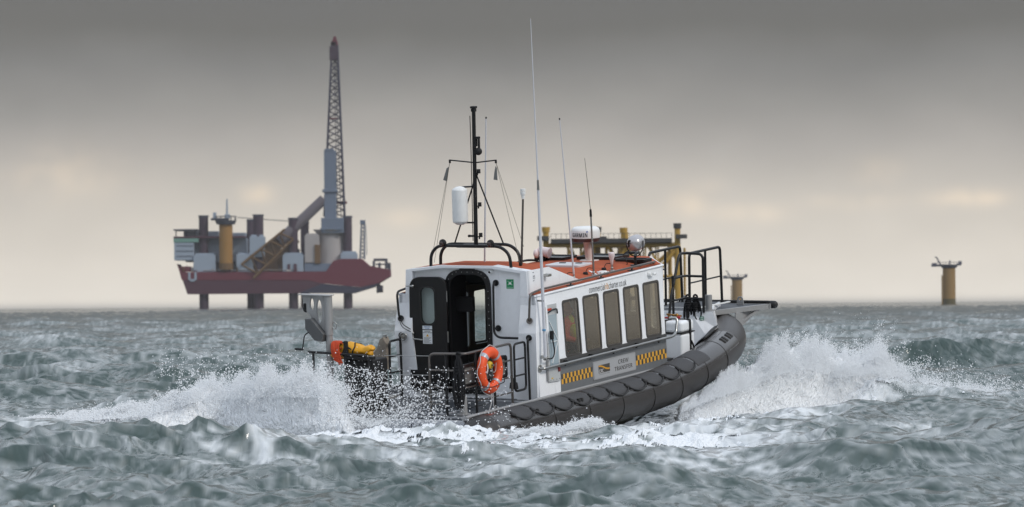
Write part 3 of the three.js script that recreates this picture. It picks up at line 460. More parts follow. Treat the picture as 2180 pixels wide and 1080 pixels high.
// fittings on the stern bulkhead
{
  const green = canvas(128, 144, (c) => { c.fillStyle = '#f2f5f2'; c.fillRect(0, 0, 128, 144); c.fillStyle = '#0d8a55'; c.fillRect(5, 5, 118, 134); c.fillStyle = '#eef5ef'; for (const [x, y, dx, dy] of [[22, 22, 1, 1], [106, 22, -1, 1], [22, 96, 1, -1], [106, 96, -1, -1]]) { c.beginPath(); c.moveTo(x + dx * 18, y + dy * 18); c.lineTo(x + dx * 2, y + dy * 14); c.lineTo(x + dx * 14, y + dy * 2); c.fill(); } for (const [x, y] of [[50, 52], [64, 46], [78, 52]]) { c.beginPath(); c.arc(x, y, 7, 0, 7); c.fill(); c.fillRect(x - 8, y + 8, 16, 22); } c.font = 'bold 12px sans-serif'; c.textAlign = 'center'; c.fillText('MUSTER STATION', 64, 124); });
  P('muster_sign', new THREE.PlaneGeometry(0.142, 0.16).translate(0.75, 1.835, -0.0765), decal(green));
  P('grab_rail', [pipe([[0.5, 1.85, -0.08], [0.5, 1.85, 0.02], [0.485, 1.06, 0.02], [0.56, 0.985, 0.02], [0.98, 0.98, 0.02]], 0.019, 0.08), ...[[0.5, 1.85], [0.52, 1.125]].map(([x, y]) => new THREE.CylinderGeometry(0.05, 0.05, 0.02, 16).rotateX(Math.PI / 2).translate(x, y, -0.068)), bar([0.49, 1.125, 0.02], [0.52, 1.125, -0.06], 0.018)], BLACK);
  P('deck_lamp', slab(rounded(rect(-0.14, 2.045, 0.12, 2.073), 0.013), 0.04, 0.004).translate(0, 0, -0.08), BLACK);
  P('camera', [new THREE.CylinderGeometry(0.035, 0.035, 0.05, 14).rotateX(Math.PI / 2).translate(0.43, 2.03, -0.06), new THREE.SphereGeometry(0.03, 12, 8).translate(0.43, 2.03, -0.035)], WHITE2);
  P('camera_lens', new THREE.SphereGeometry(0.02, 10, 8).translate(0.42, 2.025, -0.012), BLACK);
  P('round_porthole', [new THREE.TorusGeometry(0.055, 0.014, 8, 20).translate(-1.1, 0.985, 0.135), new THREE.CylinderGeometry(0.035, 0.035, 0.02, 16).rotateX(Math.PI / 2).translate(-1.1, 0.985, 0.135)], STEEL);
  // handrails curling from the roof down onto the pillars
  for (const s of [-1, 1]) {
    const z0 = 0.03;
    P('pillar_rail', [pipe([[s * 1.16, 1.26, 0.06], [s * 1.17, 1.28, 0.12], [s * 1.2, 1.7, 0.12], [s * 1.19, EDGE(-0.3) + 0.075, -0.25], [s * 1.19, EDGE(-4.5) + 0.075, -4.45], [s * 1.12, EDGE(-4.5) + 0.06, -4.62], [s * 1.06, roofY(1.06, -4.6), -4.62]], 0.019, 0.1), new THREE.CylinderGeometry(0.05, 0.05, 0.025, 16).rotateX(Math.PI / 2 - 0.3).translate(s * 1.16, 1.27, 0.085)], s > 0 ? WORN : BLACK);
    for (const z of [-1.35, -2.45, -3.6]) P('rail_foot', [bar([s * 1.18, roofY(1.18, z), z], [s * 1.19, EDGE(z) + 0.075, z], 0.014), box(0.07, 0.014, 0.14, s * 1.17, roofY(1.17, z) + 0.012, z, 0.004)], BLACK);
  }
  // signs, lettering and the fender rail along the starboard side
  const S = (g, o = 0) => onSide(g.translate(0, 0, 0), o);
  const text = canvas(1024, 96, (c) => { c.clearRect(0, 0, 1024, 96); c.font = '90px sans-serif'; c.textBaseline = 'middle'; const T = [['commercial', '#1f2023'], ['rib', '#dd9a2c'], ['charter.co.uk', '#1f2023']]; const tot = T.reduce((a, [t]) => a + c.measureText(t).width, 0); c.save(); c.scale(1010 / tot, 1); let x = 4; for (const [t, k] of T) { c.fillStyle = k; c.fillText(t, x, 46); x += c.measureText(t).width; } c.restore(); });
  P('web_address', S(new THREE.PlaneGeometry(1.4, 0.145).translate(2.62, 1.04, 0), 0.0035), decal(text, { transparent: true }));
  const plate = canvas(1024, 200, (c, w, h) => { c.fillStyle = '#a9abae'; c.fillRect(0, 0, w, h); c.fillStyle = '#46433f'; c.fillRect(108, 44, 280, 96); c.strokeStyle = '#d99b25'; c.lineWidth = 13; c.beginPath(); c.moveTo(112, 54); c.bezierCurveTo(230, 44, 250, 104, 384, 104); c.stroke(); c.lineWidth = 6; c.beginPath(); c.moveTo(112, 60); c.bezierCurveTo(240, 60, 270, 122, 384, 110); c.stroke(); c.fillStyle = '#e8e8e8'; c.save(); c.scale(1.25, 1); c.font = '52px sans-serif'; c.fillText('CRC', 94, 134); c.restore(); c.fillStyle = '#55575a'; c.font = '20px sans-serif'; c.save(); c.scale(1.4, 1); c.fillText('Commercial Rib Charter', 80, 162, 196); c.restore(); c.fillStyle = '#3d3b39'; c.textAlign = 'center'; c.save(); c.scale(1.9, 1); c.font = 'bold 70px sans-serif'; c.fillText('CREW', 382, 84, 140); c.fillText('TRANSFER', 382, 162, 236); c.restore(); });
  const pl = P('sign_plate', S(slab(rounded(rect(1.885, -0.425, 3.465, -0.128), 0.035), 0.008, 0.003), 0.006), mat(rgb(165, 167, 170), 0.45, 0.2, { name: 'sign_plate' }));
  P('sign_print', S(new THREE.PlaneGeometry(1.52, 0.27).translate(2.675, -0.277, 0), 0.0195), decal(plate), pl);
  const check = (n) => canvas(n * 20, 40, (c) => { for (let i = 0; i < n; i++) for (let j = 0; j < 2; j++) { c.fillStyle = (i + j) % 2 ? '#e0a83a' : '#45423f'; c.fillRect(i * 20, j * 20, 20, 20); } });
  P('checker_strip', S(new THREE.PlaneGeometry(1.11, 0.16).translate(1.317, -0.277, 0), 0.0085), decal(check(17))); P('checker_strip', S(new THREE.PlaneGeometry(1.17, 0.16).translate(4.07, -0.277, 0), 0.0085), decal(check(17)));
  P('side_rail', [pipe([[1.25, 0.5, -0.02], [1.34, 0.5, -0.05], [1.345, 0.515, -4.72], [1.33, 0.54, -4.9], [1.31, 0.8, -5.03], [1.2, 0.8, -4.95]], 0.024, 0.09), new THREE.CylinderGeometry(0.06, 0.06, 0.02, 16).rotateZ(Math.PI / 2).translate(1.262, 0.5, -0.03)], STEEL);
  P('rail_rubbing_strip', beam([1.262, 0.545, -0.76], [1.262, 0.545, -4.66], 0.03, 0.05), mat(rgb(84, 84, 84), 0.5, 0.3, { name: 'grey_strip' }));
  for (const z of [-0.85, -1.75, -2.6, -3.45, -4.3]) P('rail_bracket', [box(0.1, 0.03, 0.04, 1.3, 0.53, z), box(0.02, 0.07, 0.06, 1.265, 0.53, z), box(0.03, 0.03, 0.03, 1.3, 0.47, z)], BLACK);
  // equipment locker beside the first window
  const lock = P('side_locker', S(slab(shape([[0.3, -0.27], [0.7, -0.285], [0.7, 0.955], [0.31, 0.955]]), 0.02, 0.003), 0.004), mat(rgb(196, 199, 200), 0.4, 0.2, { name: 'locker_frame' }));
  P('locker_door', S(slab(shape([[0.36, -0.01], [0.66, -0.01], [0.66, 0.79], [0.36, 0.79]]), 0.008), 0.024), mat(rgb(150, 168, 178), 0.2, 0, { name: 'blue_grey_perspex', clearcoat: 0.6 }), lock);
  P('locker_brace', [S(beam([0.38, 0.7, 0.036], [0.66, 0.36, 0.036], 0.02, 0.01), 0), S(beam([0.42, 0.02, 0.036], [0.66, 0.36, 0.036], 0.02, 0.01), 0), S(beam([0.4, 0.36, 0.036], [0.66, 0.36, 0.036], 0.02, 0.01), 0)], WHITE2, lock);
  P('locker_handle', [S(pipe([[0.36, 0.84, 0.05], [0.52, 0.87, 0.05], [0.66, 0.87, 0.05], [0.67, 0.8, 0.05]], 0.012, 0.03), 0)], BLACK, lock);
  P('red_tag', S(box(0.14, 0.035, 0.012, 0.43, 0.88, 0.034, 0.004), 0), mat(rgb(186, 66, 40), 0.5), lock);
  P('locker_switch', S(box(0.05, 0.07, 0.03, 0.645, -0.1, 0.036, 0.006), 0), mat(rgb(120, 30, 26), 0.45), lock);
  P('yellow_label', S(box(0.06, 0.025, 0.004, 0.41, -0.22, 0.026, 0.002), 0), mat(rgb(214, 180, 50), 0.5), lock);
  P('locker_bolts', merge([0.35, 0.45, 0.56, 0.66].flatMap((x) => [-0.03, -0.25].map((y) => S(new THREE.SphereGeometry(0.008, 6, 4).translate(x, y, 0.026), 0)))), BLACK, lock);
  P('conduit', S(bar([0.27, -0.25, 0.02], [0.28, 0.93, 0.02], 0.022), 0), ALU);
  P('navigation_camera', S(merge([new THREE.CylinderGeometry(0.035, 0.045, 0.05, 14).rotateX(Math.PI / 2).translate(4.15, 1.09, 0.03), new THREE.CylinderGeometry(0.022, 0.022, 0.09, 12).rotateZ(Math.PI / 2).translate(4.22, 1.09, 0.07)]), 0), WHITE2);
  P('lens_ring', S(new THREE.SphereGeometry(0.02, 10, 8).translate(4.27, 1.09, 0.07), 0), BLACK);
  P('round_hook', S(new THREE.TorusGeometry(0.035, 0.012, 6, 14).scale(0.7, 1.3, 1).translate(0.2, 0.9, 0.012), 0), STEEL);
}
// ------------------------------------------------------------------ roof gear: arch, mast, radar, searchlight, aerials
{
  const top = (x) => 2.06 - Math.max(0, Math.abs(x) - 0.45) * 0.12 + 0.03;
  for (const z of [-0.12, -0.45]) {
    const L = -0.69, R = 0.755, y = 2.44, h = [[L, 2.1, z], [L + 0.005, 2.26, z], [L + 0.06, 2.36, z], [L + 0.16, y - 0.01, z], [R - 0.2, y - 0.01, z], [R - 0.07, 2.35, z], [R - 0.015, 2.26, z], [R, 2.1, z]];
    const arch = P('roof_arch', pipe(h, 0.026, 0.1, 10), BLACK);
    for (const x of [L, R]) P('arch_foot', [box(0.12, 0.014, 0.1, x, top(x) + 0.008, z, 0.004), ...[-0.045, 0.045].map((d) => new THREE.CylinderGeometry(0.01, 0.01, 0.02, 6).translate(x + d, top(x) + 0.02, z + 0.03))], BLACK, arch);
  }
  const lampM = mat(rgb(58, 40, 36), 0.25, 0, { name: 'lamp_cover', clearcoat: 0.6 });
  for (const x of [-0.45, 0.41]) { const lamp = P('work_lamp', new THREE.SphereGeometry(0.062, 18, 12).scale(1, 1, 0.85).translate(x, 2.475, -0.1), BLACKM); P('lamp_lens', new THREE.SphereGeometry(0.05, 16, 8, 0, 6.29, 0, 1.0).rotateX(Math.PI / 2 + 0.25).translate(x, 2.47, -0.075), lampM, lamp); }
  const mz = -0.28, mast = P('mast', [bar([0.055, 2.43, mz], [0.09, 4.62, mz], 0.034, 0.03, 12), box(0.5, 0.04, 0.36, 0.04, 2.42, mz, 0.01)], BLACK);
  P('mast_cap', [box(0.09, 0.035, 0.09, 0.09, 4.635, mz), box(0.07, 0.05, 0.07, 0.09, 4.59, mz)], BLACKM, mast);
  P('cross_arm', [pipe([[-0.37, 3.79, mz], [0.085, 3.75, mz], [0.46, 3.79, mz]], 0.011, 0.03), box(0.03, 0.06, 0.03, -0.37, 3.77, mz), box(0.03, 0.06, 0.03, 0.46, 3.77, mz)], BLACK, mast);
  P('mast_stay', bar([0.1, 3.56, mz], [0.46, 2.44, -0.45], 0.013), BLACK, mast);
  P('mast_stay', pipe([[0.06, 3.56, mz], [-0.02, 3.4, -0.4], [-0.42, 2.44, -0.45]], 0.013, 0.04), BLACK, mast);
  for (const y of [3.62, 3.09, 2.6]) P('mast_lamp', [new THREE.CylinderGeometry(0.03, 0.03, 0.055, 12).translate(0.155, y, mz + 0.02), box(0.1, 0.014, 0.05, 0.12, y - 0.035, mz), box(0.02, 0.05, 0.03, 0.12, y - 0.05, mz)], BLACKM, mast);
  P('mast_lamp', [box(0.1, 0.03, 0.05, -0.03, 2.575, mz), new THREE.CylinderGeometry(0.02, 0.02, 0.04, 10).translate(-0.06, 2.575, mz)], BLACKM, mast);
  P('horn', [new THREE.SphereGeometry(0.062, 16, 12).translate(0.15, 3.93, mz), box(0.03, 0.2, 0.04, 0.165, 4.07, mz), box(0.08, 0.035, 0.06, 0.14, 4.15, mz), box(0.04, 0.12, 0.05, 0.11, 4.07, mz)], BLACKM, mast);
  const rx = -0.16; const refl = P('radar_reflector', new THREE.LatheGeometry([[0, -0.31], [0.06, -0.305], [0.115, -0.27], [0.125, -0.24], [0.125, -0.1], [0.128, -0.095], [0.125, -0.09], [0.125, 0.09], [0.128, 0.095], [0.125, 0.1], [0.125, 0.24], [0.115, 0.265], [0.06, 0.3], [0, 0.31]].map((p) => new THREE.Vector2(...p)), 28).translate(rx, 3.07, mz + 0.1), WHITE2, mast);
  P('reflector_bracket', [bar([rx, 3.36, mz + 0.02], [0.07, 3.37, mz], 0.014), bar([rx, 2.79, mz + 0.02], [0.06, 2.79, mz], 0.014)], BLACK, mast);
  const hal = mat(rgb(120, 116, 104), 0.8, 0, { name: 'halyard_line' });
  P('halyard', [bar([-0.37, 3.76, mz], [-0.72, 2.15, mz + 0.1], 0.0035, 0.0035, 5), bar([-0.37, 3.76, mz], [-0.66, 2.15, mz + 0.1], 0.0035, 0.0035, 5), bar([0.46, 3.76, mz], [0.78, 2.15, mz - 0.1], 0.0035, 0.0035, 5), bar([0.46, 3.76, mz], [0.86, 2.4, mz - 0.1], 0.0035, 0.0035, 5)], hal, mast);
  const flag = mat(rgb(120, 120, 118), 0.9, 0, { name: 'flag_cloth' });
  const pen = (pts) => { const g = slab(shape(pts), 0.006); return g.translate(0, 0, mz); };
  P('pennant', pen([[-0.395, 3.68], [-0.43, 3.66], [-0.5, 3.47], [-0.43, 3.45], [-0.41, 3.55]]), flag, mast); P('pennant', pen([[0.455, 3.7], [0.475, 3.66], [0.48, 3.47], [0.41, 3.48], [0.43, 3.6]]), flag, mast);
  P('mast_cable', smoothTube([[0.03, 4.5, mz + 0.02], [0.035, 3.9, mz + 0.03], [0.028, 3.3, mz + 0.03], [0.02, 2.5, mz + 0.03]], 0.007, 20, 5), RUBBER, mast);

  // radar
  const y0 = roofY(0, -4.2);
  const radar = P('radar', [new THREE.LatheGeometry([[0, 0], [0.19, 0.002], [0.235, 0.03], [0.243, 0.07], [0.243, 0.17], [0.225, 0.215], [0.18, 0.24], [0, 0.25]].map((p) => new THREE.Vector2(...p)), 36).translate(0, 2.14, -4.3)], WHITE2);
  P('radar_base_ring', new THREE.CylinderGeometry(0.244, 0.225, 0.06, 36).translate(0, 2.165, -4.3), mat(rgb(72, 46, 44), 0.4, 0, { name: 'maroon_band' }), radar);
  P('radar_pillar', [loft([[0, 0.085], [0.1, 0.08], [0.3, 0.07], [0.36, 0.085]].map(([h, r]) => Array.from({ length: 16 }, (_, i) => [r * Math.cos(i * 0.3927) * 0.8 + 0.01 * 1 + 0.1 * (0.36 - h) * 0, y0 + h, -4.3 - 0.12 + h * 0.33 + r * Math.sin(i * 0.3927)]))), new THREE.CylinderGeometry(0.16, 0.17, 0.02, 20).translate(0, y0 + 0.01, -4.42)], mat(rgb(214, 200, 194), 0.4, 0, { name: 'cream_pillar' }), radar);
  const g = canvas(512, 128, (c) => { c.clearRect(0, 0, 512, 128); c.fillStyle = '#26262b'; c.font = 'bold 104px sans-serif'; c.textBaseline = 'alphabetic'; c.textAlign = 'center'; c.fillText('GARMIN', 232, 122, 440); c.fillStyle = '#2a62b8'; c.beginPath(); c.moveTo(430, 0); c.lineTo(456, 34); c.lineTo(404, 34); c.fill(); });
  const face = new THREE.CylinderGeometry(0.2455, 0.2455, 0.115, 24, 1, true, -0.75, 1.5).rotateY(0.07).translate(0, 2.275, -4.3);
  P('radar_lettering', face, decal(g, { transparent: true }), radar);
  // searchlight
  const sx = 1.0, sz = -4.12, sy = roofY(sx, sz);
  const sl = P('searchlight', [new THREE.SphereGeometry(0.135, 24, 18, 0, 6.29, 0, 2.2).rotateX(Math.PI / 2).rotateY(0.35).translate(sx, sy + 0.38, sz), new THREE.CylinderGeometry(0.11, 0.135, 0.1, 24, 1, true).rotateX(Math.PI / 2).rotateY(0.35).translate(sx - 0.02, sy + 0.38, sz - 0.11)], mat(rgb(186, 184, 186), 0.25, 0.5, { name: 'polished_grey' }), boat, 'round polished searchlight on the roof edge');
  P('searchlight_yoke', [pipe([[sx - 0.15, sy + 0.4, sz], [sx - 0.15, sy + 0.3, sz], [sx - 0.07, sy + 0.17, sz], [sx + 0.07, sy + 0.17, sz], [sx + 0.15, sy + 0.3, sz], [sx + 0.15, sy + 0.42, sz]], 0.01, 0.05), bar([sx, sy, sz], [sx, sy + 0.18, sz], 0.024), new THREE.CylinderGeometry(0.09, 0.1, 0.025, 20).translate(sx, sy + 0.012, sz), smoothTube([[sx - 0.05, sy + 0.28, sz + 0.1], [sx - 0.15, sy + 0.2, sz + 0.12], [sx - 0.12, sy + 0.05, sz + 0.06], [sx - 0.2, sy + 0.01, sz]], 0.007, 20, 5)], BLACK, sl);
  const mark = [slab(shape([[-0.012, -0.055], [0.012, -0.055], [0.016, 0.03], [0.04, 0.06], [0.02, 0.07], [-0.008, 0.045]]), 0.02), slab(shape([[-0.045, 0.0], [0.045, 0.004], [0.045, 0.014], [-0.045, 0.01]]), 0.02)].map((q) => q.translate(-0.035, 0, 0.125).rotateY(-0.15).translate(sx, sy + 0.38, sz));
  P('searchlight_handle', mark, BLACK, sl);
  // loudhailer, GPS mushroom, aerials
  const loud = mat(rgb(222, 208, 208), 0.45, 0, { name: 'pale_horn' });
  const hl = P('loudhailer', [new THREE.CylinderGeometry(0.075, 0.09, 0.2, 20).rotateZ(Math.PI / 2 - 0.2).translate(-0.78, 1.95, -4.3), new THREE.SphereGeometry(0.078, 16, 12).scale(0.6, 1, 1).translate(-0.9, 1.925, -4.24)], loud); P('loudhailer_bracket', [box(0.1, 0.09, 0.08, -0.82, 1.83, -4.3)], BLACKM, hl);
  const whipFoot = (x, z) => { const y = roofY(x, z); return [new THREE.CylinderGeometry(0.045, 0.05, 0.018, 16).translate(x, y + 0.01, z), new THREE.SphereGeometry(0.024, 10, 8).translate(x, y + 0.05, z), bar([x, y + 0.01, z], [x, y + 0.13, z], 0.016)]; };
  const cable = (x, z) => P('cable_gland', [new THREE.CylinderGeometry(0.035, 0.045, 0.04, 12).translate(x - 0.12, roofY(x - 0.12, z + 0.06) + 0.02, z + 0.06), smoothTube([[x - 0.12, roofY(x, z) + 0.04, z + 0.06], [x - 0.09, roofY(x, z) + 0.12, z + 0.03], [x, roofY(x, z) + 0.12, z]], 0.006, 12, 5)], BLACKM);
  const WHIP = mat(rgb(206, 208, 214), 0.35, 0, { name: 'white_fibreglass' });
  { const x = 0.97, z = -1.9, a = P('whip_aerial', [bar([x, roofY(x, z) + 0.1, z], [x - 0.02, 3.0, z + 0.12], 0.017, 0.012), bar([x - 0.02, 3.0, z + 0.12], [x - 0.06, 4.36, z + 0.22], 0.012, 0.007)], WHIP, boat, 'white whip aerial on the starboard roof edge'); P('aerial_foot', whipFoot(x, z), STEEL, a); P('aerial_tip', bar([x - 0.06, 4.34, z + 0.22], [x - 0.061, 4.37, z + 0.222], 0.011), BLACK, a); cable(x, z); }
  { const x = 0.97, z = -2.62, a = P('whip_aerial', bar([x, roofY(x, z) + 0.1, z], [x, 2.72, z + 0.04], 0.018, 0.015), STEEL, boat, 'thin wire aerial on a steel stem'); P('aerial_stem', [bar([x, 2.7, z + 0.04], [x, 2.82, z + 0.045], 0.022, 0.018)], BLACK, a); P('aerial_wire', bar([x, 2.8, z + 0.045], [x - 0.02, 3.665, z + 0.16], 0.005, 0.003, 6), BLACKM, a); P('aerial_foot', whipFoot(x, z), STEEL, a); cable(x, z); }
  { const x = 0.97, z = -3.3, y = roofY(x, z), a = P('satnav_aerial', new THREE.LatheGeometry([[0, 0.0], [0.02, 0], [0.026, 0.06], [0.05, 0.13], [0.052, 0.18], [0.04, 0.2], [0, 0.205]].map((p) => new THREE.Vector2(...p)), 18).translate(x, y + 0.11, z), loud); P('aerial_foot', whipFoot(x, z), STEEL, a); cable(x, z); }
  { const x = 1.36, a = P('long_whip_aerial', [bar([x - 0.01, 0.68, -0.06], [x - 0.02, 3.36, -0.01], 0.03, 0.02, 10), bar([x - 0.02, 3.46, -0.008], [x - 0.02, 6.05, 0.07], 0.014, 0.005)], WHIP, boat, 'tall white whip aerial clamped to the side locker'); P('aerial_ferrule', bar([x - 0.02, 3.34, -0.01], [x - 0.02, 3.5, -0.005], 0.022, 0.016), STEEL, a); P('aerial_bracket', [box(0.12, 0.03, 0.03, 1.31, 1.58, -0.035), box(0.13, 0.05, 0.05, 1.31, 0.68, -0.09), new THREE.SphereGeometry(0.035, 10, 8).translate(1.34, 0.66, -0.06)], STEEL, a); P('aerial_cable', [smoothTube([[1.35, 0.66, -0.06], [1.35, 0.64, -0.3], [1.33, 0.72, -0.42], [1.31, 0.95, -0.4]], 0.012, 24, 6), box(0.06, 0.14, 0.05, 1.33, 1.0, -0.34, 0.01)], BLACKM, a); P('aerial_band', bar([1.35, 1.1, -0.04], [1.35, 1.13, -0.04], 0.031), mat(rgb(90, 150, 190), 0.5), a); }
  { const a = P('gps_pole', bar([0.72, 2.05, -0.55], [0.8, 3.15, -0.52], 0.019, 0.017), WORN, boat, 'dark pole with a small white sensor on top'); P('gps_sensor', [new THREE.CylinderGeometry(0.042, 0.042, 0.05, 16).translate(0.803, 3.25, -0.52), new THREE.CylinderGeometry(0.03, 0.025, 0.06, 14).translate(0.801, 3.19, -0.52), new THREE.CylinderGeometry(0.044, 0.044, 0.03, 16).translate(0.803, 3.3, -0.52)], WHITE2, a); }
  { const a = P('whip_aerial', bar([0.0, 2.1, -0.66], [0.13, 4.45, -0.62], 0.016, 0.01), WHIP, boat, 'white whip aerial standing behind the mast'); P('aerial_tip', bar([0.13, 4.43, -0.62], [0.131, 4.46, -0.62], 0.013), BLACK, a); }
}
// ------------------------------------------------------------------ rails on the after deck
function gate(s) { P('rail_gate', [pipe([[s * 1.12, 0.95, 0.57], [s * 1.12, 0.95, 0.19], [s * 1.12, 0.2, 0.19], [s * 1.12, 0.2, 0.57]], 0.019, 0.08, 8, true), bar([s * 1.12, 0.7, 0.19], [s * 1.12, 0.7, 0.57], 0.014), bar([s * 1.12, 0.44, 0.19], [s * 1.12, 0.44, 0.57], 0.014)], BLACK); P('gate_post', [pipe([[s * 1.15, 1.0, 0.08], [s * 1.15, 0.99, 0.15], [s * 1.15, 0, 0.13]], 0.02, 0.05), new THREE.CylinderGeometry(0.05, 0.05, 0.025, 16).rotateX(Math.PI / 2).translate(s * 1.15, 1.0, 0.1)], BLACK); }
{
  const x = 1.08, z = 2.14, rail = P('stern_rail', pipe([[0.45, 0, z], [0.45, 0.955, z], [x, 0.965, z], [x, 0.965, 0.6], [x, 0, 0.59]], 0.021, 0.1), WORN);
  for (const [px, pz] of [[0.74, z], [x, 1.8], [x, 1.18]]) P('rail_post', bar([px, 0, pz], [px, 0.96, pz], 0.02), BLACK, rail);
  for (const y of [0.7, 0.435]) P('mid_rail', pipe([[0.46, y, z], [x, y, z], [x, y, 0.6]], 0.015, 0.08), WORN, rail);
  P('mid_rail', bar([x, 0.19, 1.8], [x, 0.19, 0.6], 0.013), WORN, rail); P('mid_rail', bar([0.45, 0.17, z], [0.74, 0.17, z], 0.013), WORN, rail);
  for (const y of [0.92, 0.62]) P('mid_rail', bar([0.46, y - 0.3 * 0, z], [-0.4, y - 0.02, z - 0.1], 0.005), STEEL, rail);
  gate(1);
  // port side
  const pr = P('stern_rail', pipe([[-0.62, 0, z], [-0.62, 0.9, z], [-x, 0.92, z], [-x - 0.62, 0.94, z]], 0.021, 0.1), BLACK); P('rail_post', bar([-1.62, 0.1, z], [-1.62, 0.94, z], 0.02), BLACK, pr); P('mid_rail', pipe([[-x, 0.92, z], [-x, 0.92, 1.75]], 0.02, 0.05), BLACK, pr);
  gate(-1);
  P('bollard', [new THREE.CylinderGeometry(0.062, 0.062, 0.3, 20).translate(0.96, 0.15, 2.02), new THREE.CylinderGeometry(0.11, 0.11, 0.015, 20).translate(0.96, 0.01, 2.02)], ALU);
  P('drain_valve', [new THREE.CylinderGeometry(0.06, 0.075, 0.1, 12).translate(0.93, 0.25, 0.25), new THREE.CylinderGeometry(0.03, 0.03, 0.08, 10).translate(0.93, 0.33, 0.25), box(0.14, 0.03, 0.06, 0.93, 0.21, 0.25)], BLACKM);
  // long board clamped inside the rail
  const bd = P('rail_board', turnR(slab(rounded(rect(-2.1, 0.45, -0.66, 0.76), 0.06), 0.03, 0.006), 0.98, 0, 0), mat(rgb(104, 104, 102), 0.5, 0, { name: 'grey_board' }), boat, 'grey board with black rim clamped along the stern rail');
  const rm = rounded(rect(-2.13, 0.43, -0.63, 0.79), 0.07); rm.holes.push(rounded(rect(-2.07, 0.48, -0.69, 0.735), 0.05, THREE.Path)); P('board_rim', turnR(slab(rm, 0.05, 0.006), 0.975, 0, 0), BLACK, bd);
}
// ------------------------------------------------------------------ davit and dark locker on the port quarter
{
  const x = -1.4, z = 2.0, d = P('davit', [bar([x, 0, z], [x, 1.2, z], 0.056, 0.056, 20), bar([x, 1.2, z], [x, 1.83, z], 0.067, 0.067, 20)], ALU, boat, 'grey aluminium davit with two holes in its arm');
  const arm = shape([[-1.36, 1.82], [-1.42, 1.2], [-1.47, 1.2], [-1.83, 1.62], [-1.86, 1.83]]);
  for (const [x0, y0, rx, ry] of [[-1.685, 1.68, 0.04, 0.1], [-1.555, 1.57, 0.053, 0.19]]) { const h = new THREE.Path(); h.absellipse(x0, y0, rx, ry, 0, 6.2832, true); arm.holes.push(h); }
  P('davit_arm', slab(arm, 0.03, 0.003, 24).translate(0, 0, z - 0.015), ALU, d);
  P('davit_flange', beam([-1.9, 1.835, z], [-1.33, 1.825, z], 0.16, 0.012), ALU, d);
  P('davit_winch', slab(shape([[-1.43, 1.22], [-1.46, 1.1], [-1.6, 1.12], [-1.76, 1.3], [-1.76, 1.46], [-1.65, 1.46]]), 0.14, 0.01).translate(0, 0, z - 0.02), mat(rgb(96, 97, 98), 0.5, 0.4), d);
  P('winch_crank', [pipe([[-1.7, 1.25, z + 0.13], [-1.77, 1.2, z + 0.14], [-1.8, 0.98, z + 0.16]], 0.01, 0.04), bar([-1.79, 0.98, z + 0.16], [-1.93, 0.985, z + 0.17], 0.018)], BLACKM, d);
  P('davit_block', [box(0.06, 0.14, 0.05, -1.81, 1.63, z, 0.02), new THREE.CylinderGeometry(0.05, 0.05, 0.03, 14).rotateX(Math.PI / 2).translate(-1.8, 1.6, z)], BLACKM, d);
  P('davit_wire', bar([-1.79, 1.6, z], [-1.66, 1.42, z + 0.04], 0.005), STEEL, d);
  P('davit_ring', new THREE.TorusGeometry(0.055, 0.008, 6, 20).scale(0.7, 1, 1).translate(-1.3, 1.35, z), STEEL, d);
  P('stern_locker', [box(0.52, 0.8, 0.5, -0.86, 0.42, 1.82, 0.03), box(0.07, 0.35, 0.06, -1.04, 0.95, 2.12, 0.02), box(0.5, 0.05, 0.1, -0.8, 0.86, 2.1, 0.01)], BLACKM);
  const be = mat(rgb(150, 140, 128), 0.7, 0, { name: 'beige_casting', map: tubeMap });
  const f = P('hinged_fitting', [slab(shape([[-1.47, 0.5], [-1.25, 0.48], [-1.24, 0.9], [-1.29, 1.0], [-1.36, 0.97], [-1.42, 0.82], [-1.5, 0.74]]), 0.14, 0.015).translate(0, 0, 0.3), box(0.1, 0.5, 0.1, -1.4, 0.25, 0.36)], be, boat, 'beige angled fitting beside the port gate');
  P('fitting_hook', smoothTube([[-1.46, 0.72, 0.4], [-1.56, 0.65, 0.4], [-1.58, 0.55, 0.4], [-1.5, 0.5, 0.38]], 0.012, 16, 6), STEEL, f); P('fitting_pin', new THREE.CylinderGeometry(0.035, 0.035, 0.06, 12).translate(-1.31, 1.0, 0.37), STEEL, f);
  P('quarter_lines', [smoothTube([[-1.2, 1.3, 0.08], [-1.1, 1.18, 0.12], [-0.98, 1.1, 0.1]], 0.007, 12, 5), smoothTube([[-1.2, 1.29, 0.08], [-1.12, 1.14, 0.12], [-0.98, 1.06, 0.1]], 0.006, 12, 5)], ROPE);
}
